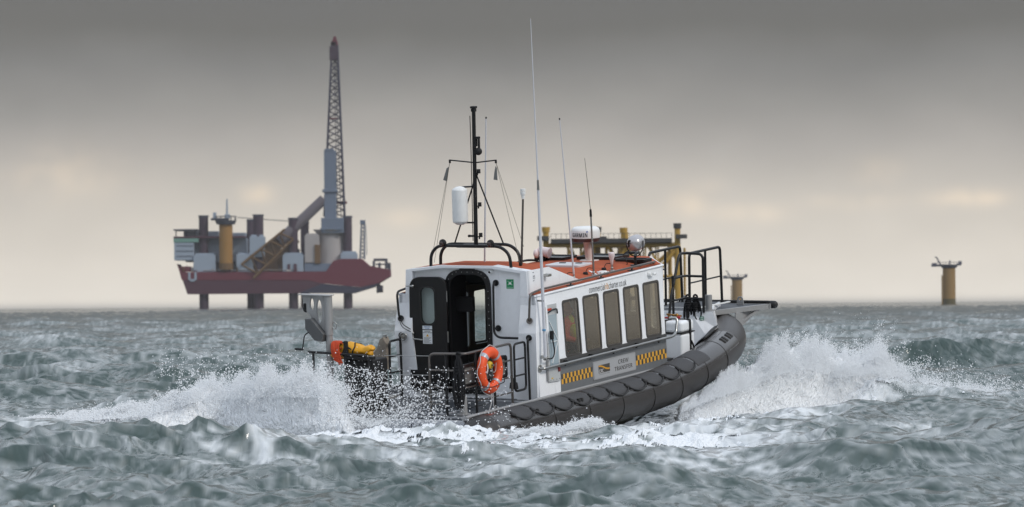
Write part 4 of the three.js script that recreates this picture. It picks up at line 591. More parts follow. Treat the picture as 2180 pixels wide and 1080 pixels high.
// ------------------------------------------------------------------ foredeck, walkway rails, boarding platform
{
  const y = 0.665;
  const fd = P('foredeck', [faces([[[-0.9, y, -7.3], [0.9, y, -7.3], [0.5, y, -8.2], [0.3, y, -8.9], [-0.3, y, -8.9], [-0.5, y, -8.2]], [[-0.5, y, -7.22], [0.5, y, -7.22], [0.9, y, -7.3], [-0.9, y, -7.3]], [[-0.5, y, -7.22], [0.5, y, -7.22], [0.5, 0, -7.1], [-0.5, 0, -7.1]], ...[-1, 1].flatMap((s) => [[[s * 0.5, y, -7.22], [s * 0.9, y, -7.3], [s * 1.0, 0.36, -7.3], [s * 1.02, 0, -7.15], [s * 0.5, 0, -7.1]], [[s * 0.9, y, -7.3], [s * 0.5, y, -8.2], [s * 0.56, 0.3, -8.25], [s * 1.0, 0.36, -7.3]], [[s * 0.5, y, -8.2], [s * 0.3, y, -8.9], [s * 0.3, 0.3, -8.9], [s * 0.56, 0.3, -8.25]]])])], WHITE);
  P('foredeck_grip', faces([[[-0.84, y + 0.005, -7.33], [0.84, y + 0.005, -7.33], [0.46, y + 0.005, -8.18], [0.27, y + 0.005, -8.88], [-0.27, y + 0.005, -8.88], [-0.46, y + 0.005, -8.18]]]), DECK, fd);
  for (const s of [-1, 1]) P('toe_strip', beam([s * 0.4, y + 0.012, -7.22], [s * 0.5, y + 0.012, -8.85], 0.035, 0.02), WHITE2, fd);
  P('toe_strip', beam([-0.4, y + 0.012, -7.75], [0.4, y + 0.012, -7.75], 0.02, 0.012), WHITE2, fd);
  P('emergency_label', new THREE.PlaneGeometry(0.07, 0.07).rotateY(0.18).translate(0.72, 0.55, -7.232), decal(canvas(32, 32, (c) => { c.fillStyle = '#3b7d62'; c.fillRect(0, 0, 32, 32); c.fillStyle = '#dfeee6'; c.fillRect(5, 6, 22, 6); c.fillRect(5, 18, 22, 8); })), fd);
  for (const s of [-1, 1]) P('bow_fairing', tubeStrip(...(s > 0 ? [9.0, 10.1] : [spineLen - 10.1, spineLen - 9.0]), -1.45, -0.35, RT + 0.05, 16, 8), RUBBER);
  for (const s of [-1, 1]) P('bollard', [new THREE.CylinderGeometry(0.06, 0.06, 0.27, 20).translate(s * 0.77, y + 0.14, -7.42), new THREE.CylinderGeometry(0.12, 0.12, 0.014, 22).translate(s * 0.77, y + 0.012, -7.42)], ALU);
  // walkway rails
  for (const s of [-1, 1]) {
    const r = P('walkway_rail', pipe([[s * 0.385, y, -7.46], [s * 0.385, 1.645, -7.5], [s * 0.385, 1.65, -8.76], [s * 0.385, y, -8.79]], 0.025, 0.09), BLACK);
    P('rail_post', bar([s * 0.385, y, -8.12], [s * 0.385, 1.64, -8.15], 0.023), BLACK, r); P('mid_rail', bar([s * 0.385, 1.13, -7.5], [s * 0.385, 1.135, -8.77], 0.014), BLACK, r);
    const h = P('side_gate_rail', pipe([[s * 0.75, y, -7.25], [s * 0.75, 1.66, -7.28], [s * 0.42, 1.68, -7.22], [s * 0.42, 1.68, -7.03], [s * 0.42, 0.98, -6.66], [s * 0.42, 0.62, -6.55], [s * 0.42, 0.02, -6.52]], 0.025, 0.1), BLACK);
    P('rail_post', bar([s * 0.42, 0, -6.73], [s * 0.42, 1.33, -6.74], 0.023), BLACK, h);
    P('mid_rail', pipe([[s * 0.75, 1.275, -7.26], [s * 0.42, 1.285, -7.22], [s * 0.42, 1.28, -6.8]], 0.021, 0.05), BLACK, h); P('mid_rail', pipe([[s * 0.75, 0.89, -7.25], [s * 0.42, 0.9, -7.2], [s * 0.42, 0.9, -6.7]], 0.019, 0.05), BLACK, h);
  }
  // boarding platform with its fender
  const yp = 0.575, pf = P('boarding_platform', slab(shape([[-0.5, 8.15], [0.5, 8.15], [1.0, 9.42], [-1.0, 9.42]]), 0.015).rotateX(-Math.PI / 2).translate(0, yp, 0), DECK);
  P('platform_frame', [beam([0.5, yp - 0.025, -8.13], [1.0, yp - 0.025, -9.42], 0.06, 0.085), beam([-0.5, yp - 0.025, -8.13], [-1.0, yp - 0.025, -9.42], 0.06, 0.085), beam([-1.03, yp - 0.025, -9.4], [1.03, yp - 0.025, -9.4], 0.06, 0.085), beam([-0.7, yp - 0.025, -8.7], [0.7, yp - 0.025, -8.7], 0.05, 0.06), beam([0, yp - 0.03, -8.2], [0, yp - 0.03, -9.4], 0.05, 0.06)], ALU, pf);
  P('platform_fender', [bar([-1.06, yp - 0.005, -9.5], [1.06, yp - 0.005, -9.5], 0.068, 0.068, 16), ...[-1.06, 1.06].map((x) => new THREE.SphereGeometry(0.068, 14, 10).translate(x, yp - 0.005, -9.5)), bar([-1.0, yp + 0.05, -9.42], [1.0, yp + 0.05, -9.42], 0.022)], RUBBER, pf);
  for (const s of [-1, 1]) {
    P('platform_bracket', slab(shape([[8.55, yp - 0.06], [9.4, yp - 0.06], [9.38, yp - 0.13], [8.62, 0.2], [8.5, 0.24]]), 0.02, 0.003).rotateY(Math.PI / 2).translate(s * 0.74, 0, 0).rotateY(0), ALU, pf);
    P('platform_strut', [beam([s * 0.62, 0.2, -8.55], [s * 0.9, yp - 0.05, -9.2], 0.05, 0.04), box(0.05, 0.35, 0.05, s * 0.5, 0.36, -8.5)], ALU, pf);
    const e = shape([[-0.07, 0], [0.07, 0], [0.05, 0.12], [0.03, 0.145], [-0.03, 0.145], [-0.05, 0.12]]); const hole = new THREE.Path(); hole.absellipse(0, 0.095, 0.025, 0.027, 0, 6.2832, true); e.holes.push(hole);
    P('lifting_eye', slab(e, 0.02, 0.002).translate(s * 0.55, yp + 0.015, -9.2), ALU, pf);
  }
}

// ------------------------------------------------------------------ loose gear carried on board (each a thing of its own)
function aboard(name, label, category) { const o = thing(name, label, category); o.rotation.copy(BOAT.rotation); o.position.copy(BOAT.position); return o; }
function carried(name, label, category, at) { const o = aboard(name, label, category); o.position.copy(new THREE.Vector3(...at).applyMatrix4(BOAT.matrixWorld)); return o; }
{ // lifebuoy
  const t = carried('lifebuoy', 'orange lifebuoy ring with silver bands hanging on the stern rail', 'lifebuoy', [1.16, 0.64, 1.48]);
  const OR = mat(rgb(232, 84, 34), 0.5, 0, { name: 'orange_plastic', bumpMap: paintBump, bumpScale: 0.001 }), R = 0.285, r = 0.088;
  const ringPt = (a, b, k = 1) => { const q = R + r * k * 0.95 * Math.cos(b); return [r * k * 0.8 * Math.sin(b), q * Math.cos(a) * 1.0, q * Math.sin(a)]; };
  part('ring', loft(Array.from({ length: 49 }, (_, i) => Array.from({ length: 18 }, (_, j) => ringPt(i / 48 * 6.28319, j / 18 * 6.28319)))), OR, t);
  const BAND = mat(rgb(176, 178, 184), 0.3, 0.2, { name: 'reflective_tape' });
  for (const a of [0.72, 2.42, 3.86, 5.56]) part('reflective_band', loft(Array.from({ length: 5 }, (_, i) => Array.from({ length: 18 }, (_, j) => ringPt(a - 0.1 + i * 0.05, j / 18 * 6.28319, 1.03)))), BAND, t);
  const cord = mat(rgb(206, 204, 204), 0.9, 0, { name: 'white_cord' });
  part('grab_cord', smoothTube(Array.from({ length: 33 }, (_, i) => { const a = i / 32 * 6.28319, k = 1.05 + 0.2 * Math.abs(Math.sin(a * 2 + 1.5)); const q = R + r * k; return [0.02 * Math.sin(a * 7), q * Math.cos(a), q * Math.sin(a)]; }), 0.006, 96, 5), cord, t);
  part('hanging_cord', [smoothTube([[0.02, -0.36, 0.02], [0.03, -0.5, 0.04], [0.02, -0.62, 0.1], [0.03, -0.7, 0.14]], 0.007, 16, 5), new THREE.SphereGeometry(0.02, 8, 6).translate(0.02, -0.68, 0.13)], cord, t); part('hanging_cord', smoothTube([[0.02, -0.36, -0.02], [0.03, -0.48, -0.03], [0.02, -0.56, -0.05], [0.04, -0.6, -0.05]], 0.007, 16, 5), cord, t); part('tied_cord', [smoothTube([[0.06, 0.12, 0.2], [0.09, 0.05, 0.24], [0.09, -0.02, 0.27], [0.07, 0.02, 0.22]], 0.01, 16, 5)], cord, t);
  part('holder_hoop', smoothTube([[0.0, -0.2, 0.4], [0.13, -0.24, 0.2], [0.14, -0.22, 0], [0.12, -0.2, -0.25], [0.0, -0.16, -0.42]], 0.008, 24, 5), BLACK, t);
}
{ const t = carried('lifebuoy_light', 'small round yellow light hanging inside the lifebuoy', 'light', [1.15, 0.72, 1.47]); const Y = mat(rgb(205, 172, 40), 0.4, 0, { name: 'yellow_plastic' }); part('float', new THREE.LatheGeometry([[0, -0.04], [0.05, -0.035], [0.066, 0], [0.05, 0.035], [0, 0.04]].map((p) => new THREE.Vector2(...p)), 20).rotateZ(Math.PI / 2), Y, t); part('cap', new THREE.CylinderGeometry(0.016, 0.02, 0.05, 12).rotateZ(Math.PI / 2).translate(0.05, 0, 0), STEEL, t); part('lanyard', smoothTube([[0.03, -0.05, 0], [0.04, -0.12, -0.05], [0.04, -0.1, -0.12], [0.03, 0.02, -0.17]], 0.005, 16, 5), mat(rgb(190, 188, 186), 0.9), t); }
function ropeHank(label, at, n, L, w, name = 'rope_hank') {
  const t = carried(name, label, 'rope', at);
  for (let i = 0; i < n; i++) { const o = (rnd() - 0.5) * w, q = (rnd() - 0.5) * w, l = L * (0.82 + rnd() * 0.3), s = 0.012 + rnd() * w * 0.35; part('loop', smoothTube([[o * 0.3, 0, q * 0.3], [o - s, -l * 0.3, q], [o - s * 1.2, -l * 0.8, q + 0.02], [o, -l, q], [o + s * 1.2, -l * 0.8, q - 0.02], [o + s, -l * 0.3, q], [o * 0.3, 0, q * 0.3]], 0.013, 40, 6), ROPE, t); }
  for (let i = 0; i < 4; i++) part('wrap', new THREE.TorusGeometry(0.045, 0.016, 6, 16).rotateX(1.57 + (i % 2) * 0.08).translate(0, -L * 0.24 - i * 0.03, 0), ROPE, t);
  part('hitch', new THREE.TorusGeometry(0.035, 0.018, 6, 14).translate(0, 0, 0), ROPE, t);
  return t;
}
ropeHank('black rope hank hanging from the corner of the stern rail', [0.98, 0.95, 2.17], 9, 0.78, 0.09);
ropeHank('black rope hank on the bow rail above the white tank, nearer the cabin', [0.47, 0.92, -7.22], 6, 0.42, 0.08);
ropeHank('black rope hank on the bow rail above the white tank, nearer the bow', [0.6, 0.92, -7.25], 6, 0.46, 0.1);
{ // yellow roll and orange net on the stern locker
  const YEL = mat(rgb(222, 160, 30), 0.55, 0, { name: 'yellow_cloth', side: THREE.DoubleSide });
  const t = carried('yellow_bag', 'rolled yellow bag with black straps lying on the dark stern locker', 'bag', [-1.0, 0.89, 1.95]); t.scale.set(0.9, 0.85, 0.9);
  const ringOf = (x, r, dy) => Array.from({ length: 28 }, (_, j) => { const a = j / 28 * 6.28319, k = 1 + 0.12 * fbm(x * 5, Math.cos(a) * 1.6, Math.sin(a) * 1.6, 3) + 0.05 * Math.sin(a * 5 + x * 14); return [x + 0.02 * Math.sin(a * 3), dy + r * k * Math.sin(a) * 0.9, r * k * Math.cos(a)]; });
  const prof = [[-0.4, 0.02, -0.02], [-0.4, 0.11, -0.03], [-0.33, 0.14, -0.02], [-0.24, 0.155, 0.0], [-0.14, 0.165, 0.02], [-0.04, 0.165, 0.03], [0.06, 0.155, 0.03], [0.14, 0.135, 0.02], [0.19, 0.1, 0.02], [0.22, 0.085, 0.02], [0.27, 0.1, 0.02], [0.34, 0.11, 0.03], [0.37, 0.1, 0.03], [0.37, 0.02, 0.03]];
  part('bag_body', loft(prof.map(([x, r, dy]) => ringOf(x, r, dy + 0.06))), YEL, t);
  for (const x of [-0.11, 0.08]) part('strap', loft([-0.014, 0.014].map((d) => ringOf(x + d, curve(prof.slice(1, 13).map((p) => [p[0], p[1]]), x) + 0.012, 0.085))), BLACKM, t);
  part('strap', smoothTube([[-0.2, 0.2, 0.1], [-0.12, 0.24, 0.1], [-0.05, 0.18, 0.17], [0.05, 0.12, 0.18]], 0.014, 20, 5), BLACKM, t);
  const n = carried('orange_net', 'orange rescue net draped over the left end of the yellow bag', 'net', [-1.24, 0.93, 2.02]); n.scale.setScalar(0.82);
  const NET = mat(rgb(190, 70, 36), 0.85, 0, { name: 'orange_cord' });
  const strand = (k) => { const x = k * 0.017 - 0.08, j = () => (rnd() - 0.5) * 0.014; return [[x * 0.6, 0.09 + j(), -0.2], [x * 0.8, 0.2 + j(), -0.05], [x + j(), 0.19 + j(), 0.08], [x + 0.03 + j(), 0.08, 0.16 + j()], [x + 0.07 + j(), -0.08, 0.17 + j()], [x * 0.5 + 0.13 + j(), -0.15 - rnd() * 0.08, 0.16]]; };
  for (let k = 0; k < 10; k++) part('cord', smoothTube(strand(k), 0.016, 24, 6), NET, n);
  part('cross_cords', Array.from({ length: 5 }, (_, i) => smoothTube([[-0.09 + i * 0.02, 0.2 - i * 0.08, 0.05 + Math.min(i, 2) * 0.055], [0.02 + i * 0.02, 0.2 - i * 0.09, 0.07 + Math.min(i, 2) * 0.055], [0.14 + i * 0.012, 0.18 - i * 0.09, 0.06 + Math.min(i, 2) * 0.05]], 0.014, 10, 5)), NET, n);
}
{ // strapped white tank in the bow well
  const t = carried('white_tank', 'white plastic tank strapped down in front of the cabin', 'tank', [0.9, 0.02, -5.82]);
  const TW = mat(rgb(240, 243, 246), 0.35, 0, { name: 'white_polythene' });
  part('tank_body', [box(0.46, 0.44, 0.5, 0, 0.22, 0, 0.05, 4)], TW, t); part('tank_lid', [box(0.45, 0.2, 0.49, 0, 0.555, 0, 0.06, 4)], TW, t);
  part('seam', box(0.468, 0.018, 0.508, 0, 0.448, 0, 0.006), RUBBER, t);
  for (const x of [-0.1]) part('strap', [box(0.05, 0.66, 0.02, x, 0.33, 0.256, 0.005), box(0.05, 0.02, 0.53, x, 0.66, 0, 0.005)], BLACKM, t);
  part('strap', [box(0.02, 0.66, 0.05, 0.236, 0.33, -0.06, 0.005), box(0.4, 0.02, 0.05, 0.03, 0.66, -0.06, 0.005), box(0.03, 0.14, 0.07, 0.25, 0.1, -0.06, 0.01), smoothTube([[0.25, 0.3, -0.06], [0.27, 0.2, -0.1], [0.26, 0.1, -0.08]], 0.018, 10, 5)], BLACKM, t);
  part('hose', smoothTube([[-0.2, 0.62, 0.2], [-0.24, 0.45, 0.27], [-0.22, 0.12, 0.28], [-0.12, 0.04, 0.27]], 0.012, 24, 6), RUBBER, t);
  part('valve', [bar([-0.12, 0.66, 0.02], [-0.12, 0.76, 0.02], 0.022), bar([-0.16, 0.75, 0.02], [0.1, 0.72, -0.02], 0.016), new THREE.SphereGeometry(0.035, 10, 8).translate(0.02, 0.73, 0)], mat(rgb(150, 112, 60), 0.35, 0.8, { name: 'brass' }), t);
  part('red_tap', [box(0.16, 0.03, 0.03, -0.08, 0.7, 0.12, 0.01), box(0.06, 0.04, 0.04, 0.1, 0.71, 0.1, 0.01)], mat(rgb(176, 34, 40), 0.45), t);
}
// ------------------------------------------------------------------ passenger seen through the first window
function blob(bones, cell, pad = 0.03, k = 0.03) { // smooth union of tapered capsules, meshed
  const lo = new THREE.Vector3(1e9, 1e9, 1e9), hi = lo.clone().negate();
  for (const [a, b, ra, rb] of bones) for (const [p, r] of [[a, ra], [b, rb]]) { lo.min(new THREE.Vector3(p[0] - r - pad, p[1] - r - pad, p[2] - r - pad)); hi.max(new THREE.Vector3(p[0] + r + pad, p[1] + r + pad, p[2] + r + pad)); }
  const mid = lo.clone().add(hi).multiplyScalar(0.5), half = Math.max(hi.x - lo.x, hi.y - lo.y, hi.z - lo.z) / 2, n = Math.min(96, Math.ceil(2 * half / cell) + 4);
  const mc = new MarchingCubes(n, new THREE.MeshBasicMaterial(), false, false, 400000);
  const B = bones.map(([a, b, ra, rb]) => ({ a: V(a), d: V(b).sub(V(a)), ra, rb })), p = new THREE.Vector3(), q = new THREE.Vector3();
  for (let z = 0; z < n; z++) for (let y = 0; y < n; y++) for (let x = 0; x < n; x++) {
    p.set((x - n / 2) / (n / 2) * half + mid.x, (y - n / 2) / (n / 2) * half + mid.y, (z - n / 2) / (n / 2) * half + mid.z); let s = 0;
    for (const { a, d, ra, rb } of B) { q.subVectors(p, a); const l = d.lengthSq(), t = l ? clamp(q.dot(d) / l) : 0; s += Math.exp(-(q.addScaledVector(d, -t).length() - lerp(ra, rb, t)) / k); }
    mc.field[z * n * n + y * n + x] = k * Math.log(Math.max(s, 1e-30));
  }
  mc.isolation = 0; mc.update();
  const g = new THREE.BufferGeometry(); g.setAttribute('position', new THREE.BufferAttribute(mc.positionArray.slice(0, mc.count * 3), 3));
  g.scale(half, half, half).translate(mid.x, mid.y, mid.z); const m = mergeVertices(g, half / n * 0.05); m.computeVertexNormals(); return m;
}
{
  const t = carried('person', 'person in orange and yellow jacket sitting behind the rearmost side window', 'person', [0.68, 0.6, -2.06]); t.rotateY(-Math.PI / 2); t.scale.setScalar(0.9);
  const SK = mat(rgb(196, 140, 118), 0.6, 0, { name: 'skin' }), OJ = mat(rgb(255, 112, 52), 0.8, 0, { name: 'orange_jacket' }), YJ = mat(rgb(222, 255, 50), 0.8, 0, { name: 'yellow_jacket' }), TR = mat(rgb(40, 44, 60), 0.85, 0, { name: 'navy_trousers' });
  const seatY = 0.05, body = [[[0, seatY + 0.05, 0], [0, seatY + 0.42, -0.02], 0.14, 0.15], [[-0.13, seatY + 0.47, -0.02], [0.13, seatY + 0.47, -0.02], 0.07, 0.07], [[0, 0.5, -0.02], [0, 0.62, -0.04], 0.06, 0.055], [[0, 0.7, -0.05], [0, 0.77, -0.04], 0.088, 0.098], [[0, 0.66, -0.1], [0, 0.66, -0.11], 0.05, 0.045], [[0, 0.71, -0.15], [0, 0.69, -0.165], 0.016, 0.018]];
  for (const s of [-1, 1]) body.push([[s * 0.1, 0.06, 0], [s * 0.12, 0.05, -0.44], 0.085, 0.062], [[s * 0.12, 0.04, -0.44], [s * 0.12, -0.38, -0.42], 0.06, 0.042], [[s * 0.12, -0.4, -0.4], [s * 0.13, -0.41, -0.58], 0.042, 0.035], [[s * 0.2, 0.5, -0.02], [s * 0.26, 0.24, -0.06], 0.058, 0.048], [[s * 0.26, 0.24, -0.06], [s * 0.16, 0.16, -0.3], 0.044, 0.032], [[s * 0.095, 0.71, -0.04], [s * 0.1, 0.73, -0.04], 0.02, 0.024]);
  const hands = [];
  for (const s of [-1, 1]) { const h = [[[s * 0.155, 0.155, -0.31], [s * 0.145, 0.15, -0.37], 0.026, 0.024]]; for (let f = 0; f < 4; f++) { const fx = s * (0.122 + f * 0.019), l = [0.028, 0.036, 0.034, 0.026][f]; h.push([[fx, 0.152, -0.38], [fx, 0.15, -0.38 - l], 0.0095, 0.009], [[fx, 0.15, -0.38 - l], [fx, 0.128, -0.395 - l], 0.009, 0.0075]); } h.push([[s * 0.125, 0.15, -0.345], [s * 0.1, 0.145, -0.375], 0.012, 0.0095]); hands.push(blob(h, 0.006, 0.012, 0.004)); }
  part('body', merge([blob(body, 0.016, 0.04, 0.02), ...hands]), SK, t);
  part('jacket', blob([[[0, 0.08, 0], [0, 0.46, -0.02], 0.175, 0.17], [[-0.17, 0.5, -0.02], [0.17, 0.5, -0.02], 0.085, 0.085], ...[-1, 1].flatMap((s) => [[[s * 0.2, 0.5, -0.02], [s * 0.27, 0.24, -0.06], 0.078, 0.068], [[s * 0.27, 0.24, -0.06], [s * 0.17, 0.165, -0.27], 0.064, 0.05]])], 0.018, 0.04, 0.02), OJ, t);
  part('jacket_yoke', blob([[[-0.16, 0.54, -0.02], [0.16, 0.54, -0.02], 0.075, 0.075], [[0.0, 0.5, -0.06], [0, 0.5, -0.1], 0.13, 0.1]], 0.018, 0.04, 0.02), YJ, t, 'yellow-green shoulder panel');
  part('jacket_front', blob([[[0.0, 0.34, -0.2], [-0.02, 0.16, -0.26], 0.1, 0.1]], 0.018, 0.04, 0.02), YJ, t);
  part('trousers', blob([...[-1, 1].flatMap((s) => [[[s * 0.1, 0.06, 0.02], [s * 0.12, 0.05, -0.44], 0.1, 0.08], [[s * 0.12, 0.04, -0.44], [s * 0.12, -0.34, -0.42], 0.078, 0.06]]), [[-0.08, 0.03, 0.02], [0.08, 0.03, 0.02], 0.12, 0.12]], 0.02, 0.04, 0.02), TR, t);
  part('boots', blob([-1, 1].flatMap((s) => [[[s * 0.12, -0.36, -0.41], [s * 0.12, -0.3, -0.42], 0.06, 0.06], [[s * 0.12, -0.4, -0.4], [s * 0.13, -0.405, -0.6], 0.052, 0.042]]), 0.02, 0.04, 0.012), BLACKM, t);
  part('hair', blob([[[0, 0.765, -0.025], [0, 0.8, -0.02], 0.1, 0.085], [[0, 0.72, 0.02], [0, 0.76, 0.02], 0.075, 0.085]], 0.012, 0.03, 0.012), mat(rgb(70, 48, 36), 0.9), t);
  for (const s of [-1, 1]) part('eye', new THREE.SphereGeometry(0.011, 8, 6).translate(s * 0.034, 0.725, -0.135), mat(rgb(40, 34, 32), 0.3), t);
  part('mouth', box(0.045, 0.008, 0.01, 0, 0.645, -0.148, 0.003), mat(rgb(150, 84, 78), 0.6), t);
}
// ------------------------------------------------------------------ far vessels and foundations
const ALLSIDES = THREE.DoubleSide;
{ // jack-up vessel, about 3 km off: x to the right, y up from the sea, z towards the camera, metres
  const t = thing('jack_up_vessel', 'red hulled crane vessel standing out of the sea on dark legs', 'ship', [-139.6, 0, -3000]);
  const RED = mat(rgb(100, 32, 48), 0.7, 0, { name: 'red_hull' }), MAR = mat(rgb(74, 40, 54), 0.8, 0, { name: 'dark_red_hull' }), NAVY = mat(rgb(46, 46, 66), 0.7, 0, { name: 'navy' }), LEG = mat(rgb(60, 44, 58), 0.7, 0, { name: 'leg_steel' }), PALE = mat(rgb(150, 162, 176), 0.6, 0, { name: 'pale_grey' }), CREAM = mat(rgb(166, 160, 158), 0.6, 0, { name: 'cream_grey' }), BLUEG = mat(rgb(104, 116, 134), 0.6, 0, { name: 'blue_grey' }), OCH = mat(rgb(104, 78, 44), 0.8, 0, { name: 'ochre_steel' }), DK = mat(rgb(62, 66, 78), 0.8, 0, { name: 'dark_steel' }), DKB = mat(rgb(84, 88, 102), 0.8, 0, { name: 'dim_grey' }), GRN = mat(rgb(110, 150, 138), 0.7, 0, { name: 'green_rail' });
  const X = (px) => (px - 610) / 3.467, Y = (py, px = 610) => (657.6 - 0.0075 * (px - 610) - py) / 3.467;   // chart of the vessel's profile
  const pr = (pts, z0, z1) => slab(shape(pts.map(([a, b]) => [X(a), Y(b, a)])), z1 - z0).translate(0, 0, z0);
  const bx = (x0, y0, x1, y1, z0, z1) => box(X(x1) - X(x0), Y(y0, (x0 + x1) / 2) - Y(y1, (x0 + x1) / 2), z1 - z0, (X(x0) + X(x1)) / 2, (Y(y0, (x0 + x1) / 2) + Y(y1, (x0 + x1) / 2)) / 2, (z0 + z1) / 2, 0.15, 1);
  const hull = part('hull', pr([[384, 563], [396, 580], [700, 579], [716, 556], [734, 552], [775, 552], [790, 566], [835, 575], [835, 589], [812, 603], [774, 612], [692, 604], [660, 597], [394, 597], [388, 574]], -18, 18), RED, t);
  part('lower_hull', pr([[396, 597.2], [660, 597.2], [692, 604.2], [640, 625], [406, 627], [401, 612]], -17.8, 17.8), MAR, hull); part('lower_hull', pr([[692, 604.4], [774, 612.2], [812, 603.2], [800, 612], [757, 625], [640, 625.2]], -17.8, 17.8), NAVY, hull);
  part('hull_mark', [bx(408, 581, 413, 597, 18, 18.4), bx(421, 581, 426, 597, 18, 18.4), bx(412, 595, 422, 600, 18, 18.4)], PALE, hull, 'white letter U painted on the hull');
  for (const [a, b, y, z] of [[430, 450, 461, 12], [527, 543, 468, -12], [545, 567, 459, 12], [620, 640, 466, 12], [642, 660, 472, -12], [736, 755, 462, 12]]) {
    const r = (X(b) - X(a)) / 2, h = Y(y, a) + 6, leg = part('jack_leg', new THREE.CylinderGeometry(r, r, h, 16).translate((X(a) + X(b)) / 2, h / 2 - 6, z), LEG, t);
    part('leg_cap', new THREE.CylinderGeometry(r * 1.08, r * 1.08, 1.2, 16).translate((X(a) + X(b)) / 2, h - 6.2, z), DK, leg);
  }
  for (const [a, y0, b, y1] of [[419, 544, 466, 580], [510, 543, 545, 580], [538, 505, 570, 548], [608, 543, 652, 579], [655, 502, 686, 560], [731, 540, 766, 566]]) part('leg_house', [bx(a, y0, b, y1, 4, 17), bx(a + 3, y0 - 4, b - 3, y0, 6, 15)], a === 655 ? CREAM : PALE, t);
  const acc = part('accommodation', [bx(378, 516, 420, 555, -16, 16), bx(400, 508, 530, 558, -16, 8), bx(396, 493, 470, 508, -14, 6), bx(470, 496, 527, 508, -14, 2)], PALE, t);
  part('deck_band', [bx(377, 508, 430, 517, -16, 16.4), bx(505, 508, 527, 515, -16, 2.4)], GRN, acc); part('deck_band', [bx(377, 504, 528, 508, -16, 16.6)], MAR, acc); part('helideck', [bx(377, 489, 428, 492, -16, 17), bx(380, 492, 382, 506, 10, 11), bx(402, 492, 404, 506, 10, 11), bx(420, 492, 422, 506, 10, 11)], DK, acc);
  for (const y of [523, 534, 545]) for (let k = 0; k < 9; k++) part('window', bx(384 + k * 4, y, 386 + k * 4, y + 3, 16, 16.3), DK, acc);
  part('machinery_deck', [bx(438, 558, 540, 579, -14, 3), bx(560, 548, 612, 579, -12, 6), bx(586, 530, 640, 560, -14, -2), bx(650, 548, 700, 579, -10, 9), bx(722, 545, 735, 579, -10, 6)], DKB, t);
  const ped = part('crane_pedestal', [new THREE.CylinderGeometry(8, 9, Y(499) - Y(563), 20).translate(X(711), (Y(499) + Y(563)) / 2, 6), new THREE.CylinderGeometry(11.5, 9, Y(490) - Y(499), 20).translate(X(711), (Y(490) + Y(499)) / 2, 6)], CREAM, t);
  part('slewing_house', [bx(690, 465, 738, 497, -4, 16), bx(688, 486, 734, 491, -5, 17), bx(728, 470, 750, 476, 0, 8)], BLUEG, ped); part('crane_mast', [bx(696, 322, 721, 466, 0, 9), bx(697, 318, 717, 324, 0, 9), bx(692, 404, 724, 410, -1, 10)], BLUEG, ped);
  const boom = (name, A, B, wa, wb, n, m, r, parent) => { // four-chord lattice between two points, width wa to wb
    const a = V(A), b = V(B), d = b.clone().sub(a).normalize(), s = new THREE.Vector3().crossVectors(d, new THREE.Vector3(0, 0, 1)).normalize(), q = new THREE.Vector3().crossVectors(s, d), list = [];
    const pt = (i, k) => a.clone().lerp(b, i / n).addScaledVector(s, (k & 1 ? 1 : -1) * lerp(wa, wb, i / n) / 2).addScaledVector(q, (k & 2 ? 1 : -1) * lerp(wa, wb, i / n) / 2).toArray();
    for (let k = 0; k < 4; k++) list.push(bar(pt(0, k), pt(n, k), r, r * 0.8, 5));
    for (let i = 0; i < n; i++) for (const [k, l] of [[0, 1], [1, 3], [3, 2], [2, 0]]) list.push(bar(pt(i, k), pt(i + 1, i % 2 ? l : k), r * 0.6, r * 0.6, 4), bar(pt(i, i % 2 ? k : l), pt(i + 1, i % 2 ? l : k), r * 0.6, r * 0.6, 4));
    return part(name, merge(list), m, parent);
  };
  const bm = boom('crane_boom', [X(716), Y(462), -4], [X(719), Y(96), -4], 12.4, 3.6, 26, NAVY, 0.62, t);
  part('boom_head', [bx(708, 98, 726, 127, -7, -1), bx(711, 88, 723, 100, -6, -2)], LEG, bm); part('boom_tip', pr([[711, 96], [727, 96], [722, 77], [717, 77]], -6, -2), RED, bm); part('boom_band', [bx(692, 428, 742, 434, -11, -10), bx(703, 250, 731, 253, -8, -7)], RED, bm);
  for (const dx of [-8, 0, 9]) part('hoist_wire', bar([X(719 + dx * 0.3), Y(110), -7.5], [X(730 + dx), Y(470), -7.5], 0.22, 0.22, 4), DK, bm);
  part('inclined_tube', [bar([X(600), Y(516), 14], [X(694), Y(426), 6], 3.4, 3.2, 16)], mat(rgb(96, 90, 96), 0.8, 0, { name: 'brown_grey' }), t, 'grey inclined tube leaning against the crane'); const fr = boom('inclined_frame', [X(534), Y(578), 14], [X(622), Y(500), 14], 11, 8, 9, OCH, 0.9, t); part('frame_plate', [beam([X(536), Y(574), 12], [X(618), Y(502), 12], 3, 7), beam([X(560), Y(578), 10], [X(640), Y(512), 10], 2, 3), bx(575, 545, 612, 578, 8, 12)], OCH, fr);
  const sc = boom('stern_crane', [X(775), Y(553), 0], [X(777), Y(475), 0], 3.0, 2.0, 10, BLUEG, 0.45, t); part('crane_hook', [bar([X(783), Y(480), 0], [X(785), Y(545), 0], 0.2, 0.2, 4), bx(771, 469, 782, 478, -1.5, 1.5)], BLUEG, sc);
  part('bow_frames', [bx(800, 551, 828, 556, -12, 12), bx(798, 556, 803, 574, 8, 12), bx(810, 560, 815, 574, 8, 12), bx(824, 556, 830, 573, 8, 12), bx(804, 562, 828, 565, 8, 11), bx(830, 560, 835, 575, -8, 8)], DK, t); part('thruster', [bx(805, 600, 813, 615, 0, 3), new THREE.CylinderGeometry(2.6, 2.2, 4, 14).rotateZ(1.57).translate(X(812), Y(617), 1.5)], NAVY, t);
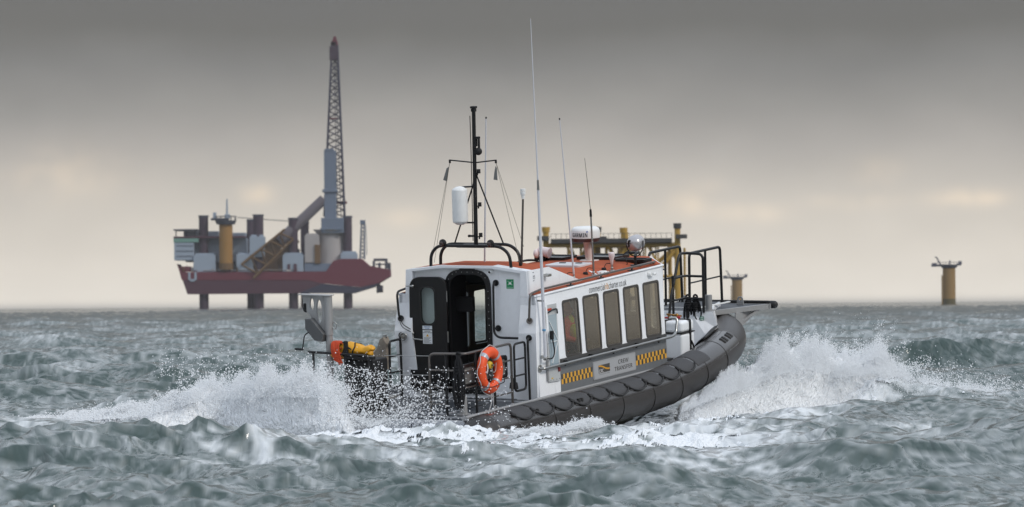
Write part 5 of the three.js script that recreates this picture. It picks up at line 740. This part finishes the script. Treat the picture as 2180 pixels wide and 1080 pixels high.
  part('deck_cargo', [bx(392, 568, 412, 579, 2, 16)], RED, t, 'red deck container'); part('deck_cargo', [bx(640, 568, 650, 579, 6, 16)], MAR, t); part('deck_cargo', [bx(654, 562, 722, 579, 10, 17)], BLUEG, t); part('deck_cargo', [bx(676, 522, 688, 562, 17, 18)], OCH, t); part('deck_rail', [bx(440, 575, 640, 576, 17, 17.6), bx(460, 570, 461, 578, 17, 17.6), bx(500, 570, 501, 578, 17, 17.6), bx(540, 570, 541, 578, 17, 17.6)], CREAM, t);
  for (let i = 0; i < 110; i++) { const px = 398 + 400 * rnd(), w = 0.6 + 4 * rnd() * rnd(), h = 0.8 + 5 * rnd() * rnd(), z = 17.2 - 12 * rnd(); part('deck_gear', box(w, h, 1 + 2 * rnd(), X(px), Y(579, px) + h / 2, z, 0.05, 1), [DK, CREAM, MAR, BLUEG, OCH][i % 5], t); }
  for (let i = 0; i < 26; i++) { const px = 400 + 15 * i + 6 * rnd(); part('deck_post', bar([X(px), Y(579, px), 15], [X(px), Y(579 - 9 - 10 * rnd(), px), 15], 0.22, 0.22, 5), DK, t); }
  part('cable_line', bar([X(512), Y(463), 8], [X(622), Y(472), 10], 0.22, 0.22, 4), DK, t);
  const y = thing('transition_piece', 'yellow foundation piece carried upright on the red crane vessel', 'foundation', [-139.6 + X(488), Y(574), -2984]);
  const YEL = mat(rgb(150, 110, 48), 0.75, 0, { name: 'yellow_steel' }), h = Y(476) - Y(574);
  part('tube', new THREE.CylinderGeometry(4.1, 4.1, h, 24).translate(0, h / 2, 0), YEL, y); part('base_ring', new THREE.CylinderGeometry(4.3, 4.3, 4, 24).translate(0, 2, 0), OCH, y);
  const pf = part('work_platform', [new THREE.CylinderGeometry(6.6, 5.6, 2.4, 20).translate(0, h + 0.6, 0), box(11, 1.4, 5, -3.5, h + 2.6, 0, 0.2)], DK, y); part('platform_rail', Array.from({ length: 12 }, (_, i) => bar([6.4 * Math.cos(i * 0.524), h + 1.6, 6.4 * Math.sin(i * 0.524)], [6.4 * Math.cos(i * 0.524), h + 4.4, 6.4 * Math.sin(i * 0.524)], 0.18, 0.18, 4)).concat([new THREE.TorusGeometry(6.4, 0.2, 4, 24).rotateX(1.57).translate(0, h + 4.4, 0)]), DK, pf);
  part('mast', [bar([0.8, h + 1, 0], [0.8, h + 15, 0], 0.9, 0.5, 6), box(3.4, 2.4, 3, 1, h + 4.4, 0, 0.2), box(2, 3.6, 2, -6.8, h + 5, 0, 0.2)], PALE, pf);
}
{ // substation jacket, about 1.4 km off, behind the boat's cabin
  const SC = 7.43, X = (px) => (px - 1304) / SC, Y = (py) => (660.3 - py) / SC, t = thing('substation_jacket', 'yellow steel lattice jacket behind the orange cabin roof', 'platform', [28.8, 0, -1400]);
  const YE = mat(rgb(182, 144, 58), 0.7, 0, { name: 'yellow_steel' }), DK = mat(rgb(66, 66, 66), 0.8, 0, { name: 'dark_grating' }), legs = [[1162, 494, 11], [1440, 488, 11], [1274, 492, -11], [1330, 494, -11]];
  for (const [px, py, z] of legs) { const l = part('jacket_leg', [bar([X(px), -4, z], [X(px), Y(py), z], 0.95, 0.85, 14)], YE, t); part('leg_head', [new THREE.CylinderGeometry(1.2, 1.1, 1.5, 14).translate(X(px), Y(py) + 0.6, z)], px === 1162 || px === 1330 ? YE : DK, l); }
  for (const z of [11, -11]) { const a = z > 0 ? 1162 : 1216, b = z > 0 ? 1440 : 1400; part('top_chord', [bar([X(a), Y(523), z], [X(b), Y(523), z], 0.62)], YE, t); part('low_chord', bar([X(a), Y(590), z], [X(b), Y(590), z], 0.4), YE, t); for (const [p, q] of [[1162, 1210], [1250, 1230], [1250, 1290], [1330, 1290], [1330, 1372], [1440, 1380]]) part('brace', bar([X(p), Y(z > 0 ? 530 : 526), z], [X(q), Y(z > 0 ? 600 : 580), z], 0.62), YE, t); for (let k = 0; k < 13; k++) part('brace', bar([X(a + (b - a) * k / 13), Y(523), z], [X(a + (b - a) * (k + 1) / 13), Y(k % 2 ? 523 : 560), z], 0.32), YE, t);
    for (let k = 0; k < 9; k++) part('riser', bar([X(1210 + k * 27), Y(524), z], [X(1210 + k * 27), Y(600), z], 0.22), YE, t); }
  for (const px of [1250, 1330]) part('caisson', bar([X(px), -4, 8], [X(px), Y(496), 8], 0.9, 0.9, 12), YE, t);
  part('bracing', [bar([X(1440), Y(575), 11], [X(1425), Y(640), 8], 0.3), bar([X(1425), Y(575), 8], [X(1440), Y(640), 11], 0.3), bar([X(1425), Y(520), 8], [X(1425), -2, 8], 0.5), bar([X(1456), Y(530), 6], [X(1456), -2, 6], 0.35)], YE, t);
  const wk = part('walkway', [box(X(1428) - X(1172), 1.25, 3, X(1300), Y(514), 12, 0.1), box(X(1428) - X(1172), 0.4, 22, X(1300), Y(518), 0, 0.1), box(5, 1.4, 5, X(1272), Y(510), 10, 0.1), box(3.4, 1.3, 3, X(1156), Y(508), 12, 0.1), box(3.2, 1.2, 3, X(1448), Y(506), 12, 0.1)], DK, t);
  part('walkway_rail', [box(X(1428) - X(1172), 0.12, 0.12, X(1300), Y(499), 13.4, 0.03), ...Array.from({ length: 24 }, (_, i) => box(0.12, 1.5, 0.12, X(1172 + i * 11.1), Y(505), 13.4, 0.03))], DK, wk);
}
function monopile(label, pos, s) {
  const t = thing('monopile', label, 'foundation', pos, 'yellow foundation stubs on the horizon'), YE = mat(rgb(146, 116, 70), 0.7, 0, { name: 'yellow_steel' }), DK = mat(rgb(88, 90, 102), 0.7, 0, { name: 'grey_platform' }), h = s;
  part('tube', new THREE.CylinderGeometry(3, 3, h + 6, 24).translate(0, h / 2 - 3, 0), YE, t);
  part('splash_band', new THREE.CylinderGeometry(3.04, 3.04, 3.2, 24).translate(0, 1.2, 0), mat(rgb(96, 88, 62), 0.85, 0, { name: 'weedy_steel' }), t);
  const p = part('platform', [new THREE.CylinderGeometry(4.6, 3.4, 1.6, 20).translate(0, h + 0.2, 0), box(6.4, 1.0, 3.4, -5, h + 0.6, 0, 0.1), box(2.2, 1.8, 2, -7, h + 0.9, 0, 0.1), box(2, 1, 3, 4.6, h + 1, 0, 0.1)], DK, t);
  part('platform_rail', [box(10, 0.18, 0.18, -1, h + 2.1, 2.6, 0.05), box(1.6, 1.6, 1.6, 5.2, h + 1.8, 0, 0.1), ...Array.from({ length: 8 }, (_, i) => box(0.2, 1.4, 0.2, -5.6 + i * 1.3, h + 1.6, 2.6, 0.05))], DK, p);
  part('davit', [bar([-4, h + 1, 0], [-5.8, h + 4.4, 0], 0.35), bar([-5.8, h + 4.4, 0], [-6.6, h + 4.6, 0], 0.3)], DK, p); part('lamp_post', bar([0.4, h + 1, 0], [0.4, h + 3, 0], 0.3), DK, p);
  part('boat_landing', [bar([-3.5, -3, 1.4], [-3.5, h - 4, 1.4], 0.25), bar([-3.5, -3, 2.6], [-3.5, h - 4, 2.6], 0.25)], YE, t);
}
monopile('larger yellow foundation stub standing alone at the far right', [205.8, 0, -2300], 17.9);
monopile('smaller yellow foundation stub just right of the boat rails', [130.8, 0, -2840], 15.6);
scene.fog = new THREE.FogExp2(new THREE.Color().setRGB(0.72, 0.71, 0.72), 0.000036);
// ------------------------------------------------------------------ spray: single drops thrown up by the hull
const DROP = new THREE.IcosahedronGeometry(1, 0);
const DROPM = new THREE.MeshPhysicalMaterial({ name: 'spray_drops', color: new THREE.Color().setRGB(0.95, 0.96, 0.97), roughness: 0.85, transmission: 0.4, thickness: 0, side: THREE.DoubleSide });
function spray(name, label, drops) {
  const im = new THREE.InstancedMesh(DROP, DROPM, drops.length), m = new THREE.Matrix4(), q = new THREE.Quaternion(), e = new THREE.Euler(), s = new THREE.Vector3(), p = new THREE.Vector3();
  drops.forEach(([x, y, z, r], i) => { e.set(rnd() * 6, rnd() * 6, rnd() * 6); q.setFromEuler(e); s.set(r * (0.8 + rnd() * 0.5), r * (0.8 + rnd() * 0.7), r * (0.8 + rnd() * 0.5)); im.setMatrixAt(i, m.compose(p.set(x, y, z), q, s)); });
  im.name = name; im.userData = { kind: 'stuff', label, category: 'spray' }; im.castShadow = im.receiveShadow = true; scene.add(im); console.log(name, drops.length);
}
// a body of spray: profile of its top height over x, depth of its middle over x, with clumps and ragged fingers
function plume(n, x0, x1, top, mid, thick, dens, out, base = () => 0, rmin = 0.005, rvar = 0.012) {
  for (let i = 0, tries = 0; i < n && tries < n * 14; tries++) {
    const x = lerp(x0, x1, rnd()), H = curve(top, x); if (rnd() > curve(dens, x)) continue;
    const finger = 1 + 0.5 * fbm(x * 2.4, 3.1, 1.7, 3) + 0.35 * fbm(x * 8, 7.1, 2.7, 3);
    const v = rnd() ** 1.15 * 1.25, zc = curve(mid, x) + gauss() * thick * (1 - 0.45 * Math.min(v, 1)), lean = 0.25 * v * v, yy = base(x) + v * H;
    const edge = smooth(1.12, 0.62, v / finger), clump = fbm(x * 2.6 - v * 1.2, yy * 3.2, zc * 1.8, 4), fine = fbm(x * 9, yy * 9, zc * 5, 2);
    if (v < 0.6 && rnd() < 0.85) continue;
    if (rnd() > edge * clamp(0.62 + 2.2 * clump + 0.9 * fine)) continue;
    out.push([x + lean * 0.4, yy, zc, rmin + rvar * rnd() ** 3]); i++;
  }
}
function jets(n, per, x0, x1, top, mid, thick, out, k = 1, base = () => 0) { // thrown strings of drops
  for (let j = 0; j < n; j++) {
    const x = lerp(x0, x1, rnd()), H = curve(top, x) * (0.5 + 0.58 * rnd()), z = curve(mid, x) + gauss() * thick, vx = (rnd() - 0.4) * 0.7 * k, w = 0.015 + 0.04 * rnd(), m = per * (0.4 + rnd());
    for (let i = 0; i < m; i++) { const t = 0.35 + 0.65 * rnd() ** 0.7, y = H * (1.9 * t - 0.9 * t * t) / 1.0; out.push([x + vx * t * t + gauss() * w * (0.4 + t), base(x) + y + gauss() * w, z + gauss() * w * 2, 0.003 + 0.009 * rnd() ** 2.5]); }
  }
}
function mound(x0, x1, top, mid, thick, k, name, label, base = 0) { // the solid heart of a burst of white water
  const nx = Math.round((x1 - x0) / 0.022), nv = 90, rings = [];
  for (let i = 0; i <= nx; i++) {
    const x = lerp(x0, x1, i / nx), ring = [], taper = smooth(0, 0.06, i / nx) * smooth(1, 0.94, i / nx), H = curve(top, x) * k * (1 + 0.25 * fbm(x * 1.9, 3.1, 1.7, 3)) * taper + 0.01, zc = curve(mid, x);
    for (let j = 0; j <= nv; j++) {
      const a = Math.PI * j / nv, cx = Math.cos(a), cy = Math.sin(a), X = x, Y = H * cy, Z = zc + thick * cx * (1 - 0.35 * cy);
      const lump = 0.34 * fbm(X * 1.5, Y * 1.7, Z * 1.1, 3) + 0.2 * Math.abs(fbm(X * 3.6 - Y, Y * 4, Z * 2.2, 3)) + 0.10 * fbm(X * 11, Y * 11, Z * 7, 3);
      const e = smooth(0, 0.25, cy) * taper; ring.push([X + 0.1 * fbm(X * 4, Y * 4, Z * 3 + 7, 2) * e, base + Y + lump * cy * H * 0.75, Z + lump * cx * thick * 0.9 * e]);
    }
    rings.push(ring);
  }
  const g = loft(rings, false), p = g.attributes.position, uv = g.attributes.uv; for (let i = 0; i < p.count; i++) uv.setXY(i, p.getX(i), p.getY(i) + p.getZ(i) * 0.5);
  structure(name, g, new THREE.MeshPhysicalMaterial({ name: 'white_water', color: new THREE.Color().setRGB(0.9, 0.92, 0.94), roughness: 0.75, bumpMap: froth, bumpScale: 0.05 }), 'stuff', label, 'white water');
}
const froth = grain(512, (u, v) => 0.5 + 0.9 * tile(u, v, 22, 2.2, 4), 1.1);
{
  const bow = [], T = [[2.75, 0.32], [3.3, 0.66], [3.9, 0.86], [4.4, 1.12], [4.9, 1.36], [5.25, 1.28], [5.6, 1.08], [6.0, 1.1], [6.35, 1.2], [6.6, 0.95], [7.0, 0.62], [7.6, 0.55], [8.2, 0.4], [8.8, 0.3], [9.3, 0.12]], M = [[2.7, -80.5], [3.4, -82], [4.2, -84.5], [5.5, -86.5], [7.5, -88], [9.3, -89]], D = [[2.7, 0.5], [3.2, 1], [6.6, 1], [7.2, 0.4], [8.2, 0.22], [9.3, 0.06]];
  mound(2.75, 7.6, T, M, 0.95, 0.92, 'bow_wave', 'churning white water under the bow spray', -0.05);
  plume(330000, 2.7, 9.3, T, M, 0.85, D, bow, (x) => 0.02, 0.0028, 0.006);
  jets(260, 70, 4.0, 6.8, T, M, 0.6, bow, 1); jets(160, 40, 6.4, 9.3, T.map(([a, b]) => [a, b * 1.5]), M, 0.8, bow, 1.5);
  for (let i = 0; i < 5000; i++) { const x = 5.5 + 4.2 * rnd(); bow.push([x, Math.abs(gauss()) * 0.5 * curve(T, x) + 0.5 * rnd(), -87 + gauss() * 1.2, 0.003 + 0.007 * rnd() ** 2]); }
  spray('bow_spray', 'tall white burst of spray thrown up to the right of the bow', bow);
  const st = [], T2 = [[-8.6, 0.14], [-7.6, 0.24], [-6.9, 0.3], [-6.4, 0.38], [-5.9, 0.42], [-5.5, 0.55], [-5.0, 0.78], [-4.4, 0.86], [-3.6, 0.92], [-3.0, 0.9], [-2.75, 0.7], [-2.5, 0.42], [-2.25, 0.15], [-1.6, 0.5]], M2 = [[-8.6, -75.3], [-6, -76.5], [-4.5, -77.5], [-3.4, -76.1], [-2.2, -75], [-2, -75.2], [-1.6, -75.6]], D2 = [[-8.6, 0.6], [-7, 0.8], [-5.6, 0.9], [-5, 1], [-3.2, 1], [-2.85, 0.5], [-2.6, 0.1], [-1.6, 0.03]];
  mound(-9.2, -2.25, T2, M2, 0.75, 0.86, 'stern_wave', 'churning white water under the left hand spray', -0.05);
  plume(220000, -9.4, -1.6, T2, M2, 0.6, D2, st, () => 0.03, 0.003, 0.007);
  jets(220, 60, -5.2, -2.6, T2, M2, 0.5, st, 1); jets(160, 40, -8.8, -5, T2.map(([a, b]) => [a, b * 1.15]), M2, 0.3, st, 0.8);
  for (let i = 0; i < 4200; i++) { const x = -2.95 + 1.9 * rnd() ** 1.9, y = (1.0 - 0.2 * (x + 2.9)) * rnd() ** 1.5; st.push([x, 0.15 + y, -75.2 + gauss() * 0.5, 0.004 + 0.010 * rnd() ** 2.5]); }
  for (let i = 0; i < 900; i++) { const x = -2.3 + 2.3 * rnd() ** 1.6; st.push([x, 0.2 + 0.85 * rnd() ** 1.5, -75 + gauss() * 0.6, 0.004 + 0.009 * rnd() ** 2]); }
  for (let i = 0; i < 1500; i++) { const x = -5.6 + 3.6 * rnd(); st.push([x, 0.9 + 0.5 * rnd() * rnd(), -77 + gauss() * 0.8, 0.003 + 0.009 * rnd() ** 2]); }
  spray('stern_spray', 'white spray flung up on the left behind the stern', st);
  const sd = [], T3 = [[-0.2, 0.08], [0.1, 0.16], [0.6, 0.22], [0.95, 0.3], [1.25, 0.26], [1.5, 0.12], [2.0, 0.1], [2.6, 0.14], [3.2, 0.16], [3.6, 0.1]], M3 = [[-0.2, -73.2], [0.8, -73.4], [1.5, -74.8], [2.4, -77.3], [3.6, -80.5]], D3 = [[-0.2, 0.6], [0.5, 1], [1.4, 1], [1.7, 0.5], [3.6, 0.6]];
  mound(-0.1, 1.7, T3, M3, 0.35, 0.7, 'collar_wave', 'white water breaking along the collar', -0.08);
  plume(40000, -0.2, 3.6, T3, M3, 0.28, D3, sd, (x) => -0.05, 0.004, 0.007); jets(70, 30, 0, 1.5, T3, M3, 0.2, sd, 0.5, () => -0.05);
  spray('side_splash', 'low white splash along the collar on the starboard quarter', sd);
}
renderer.render(scene, camera);
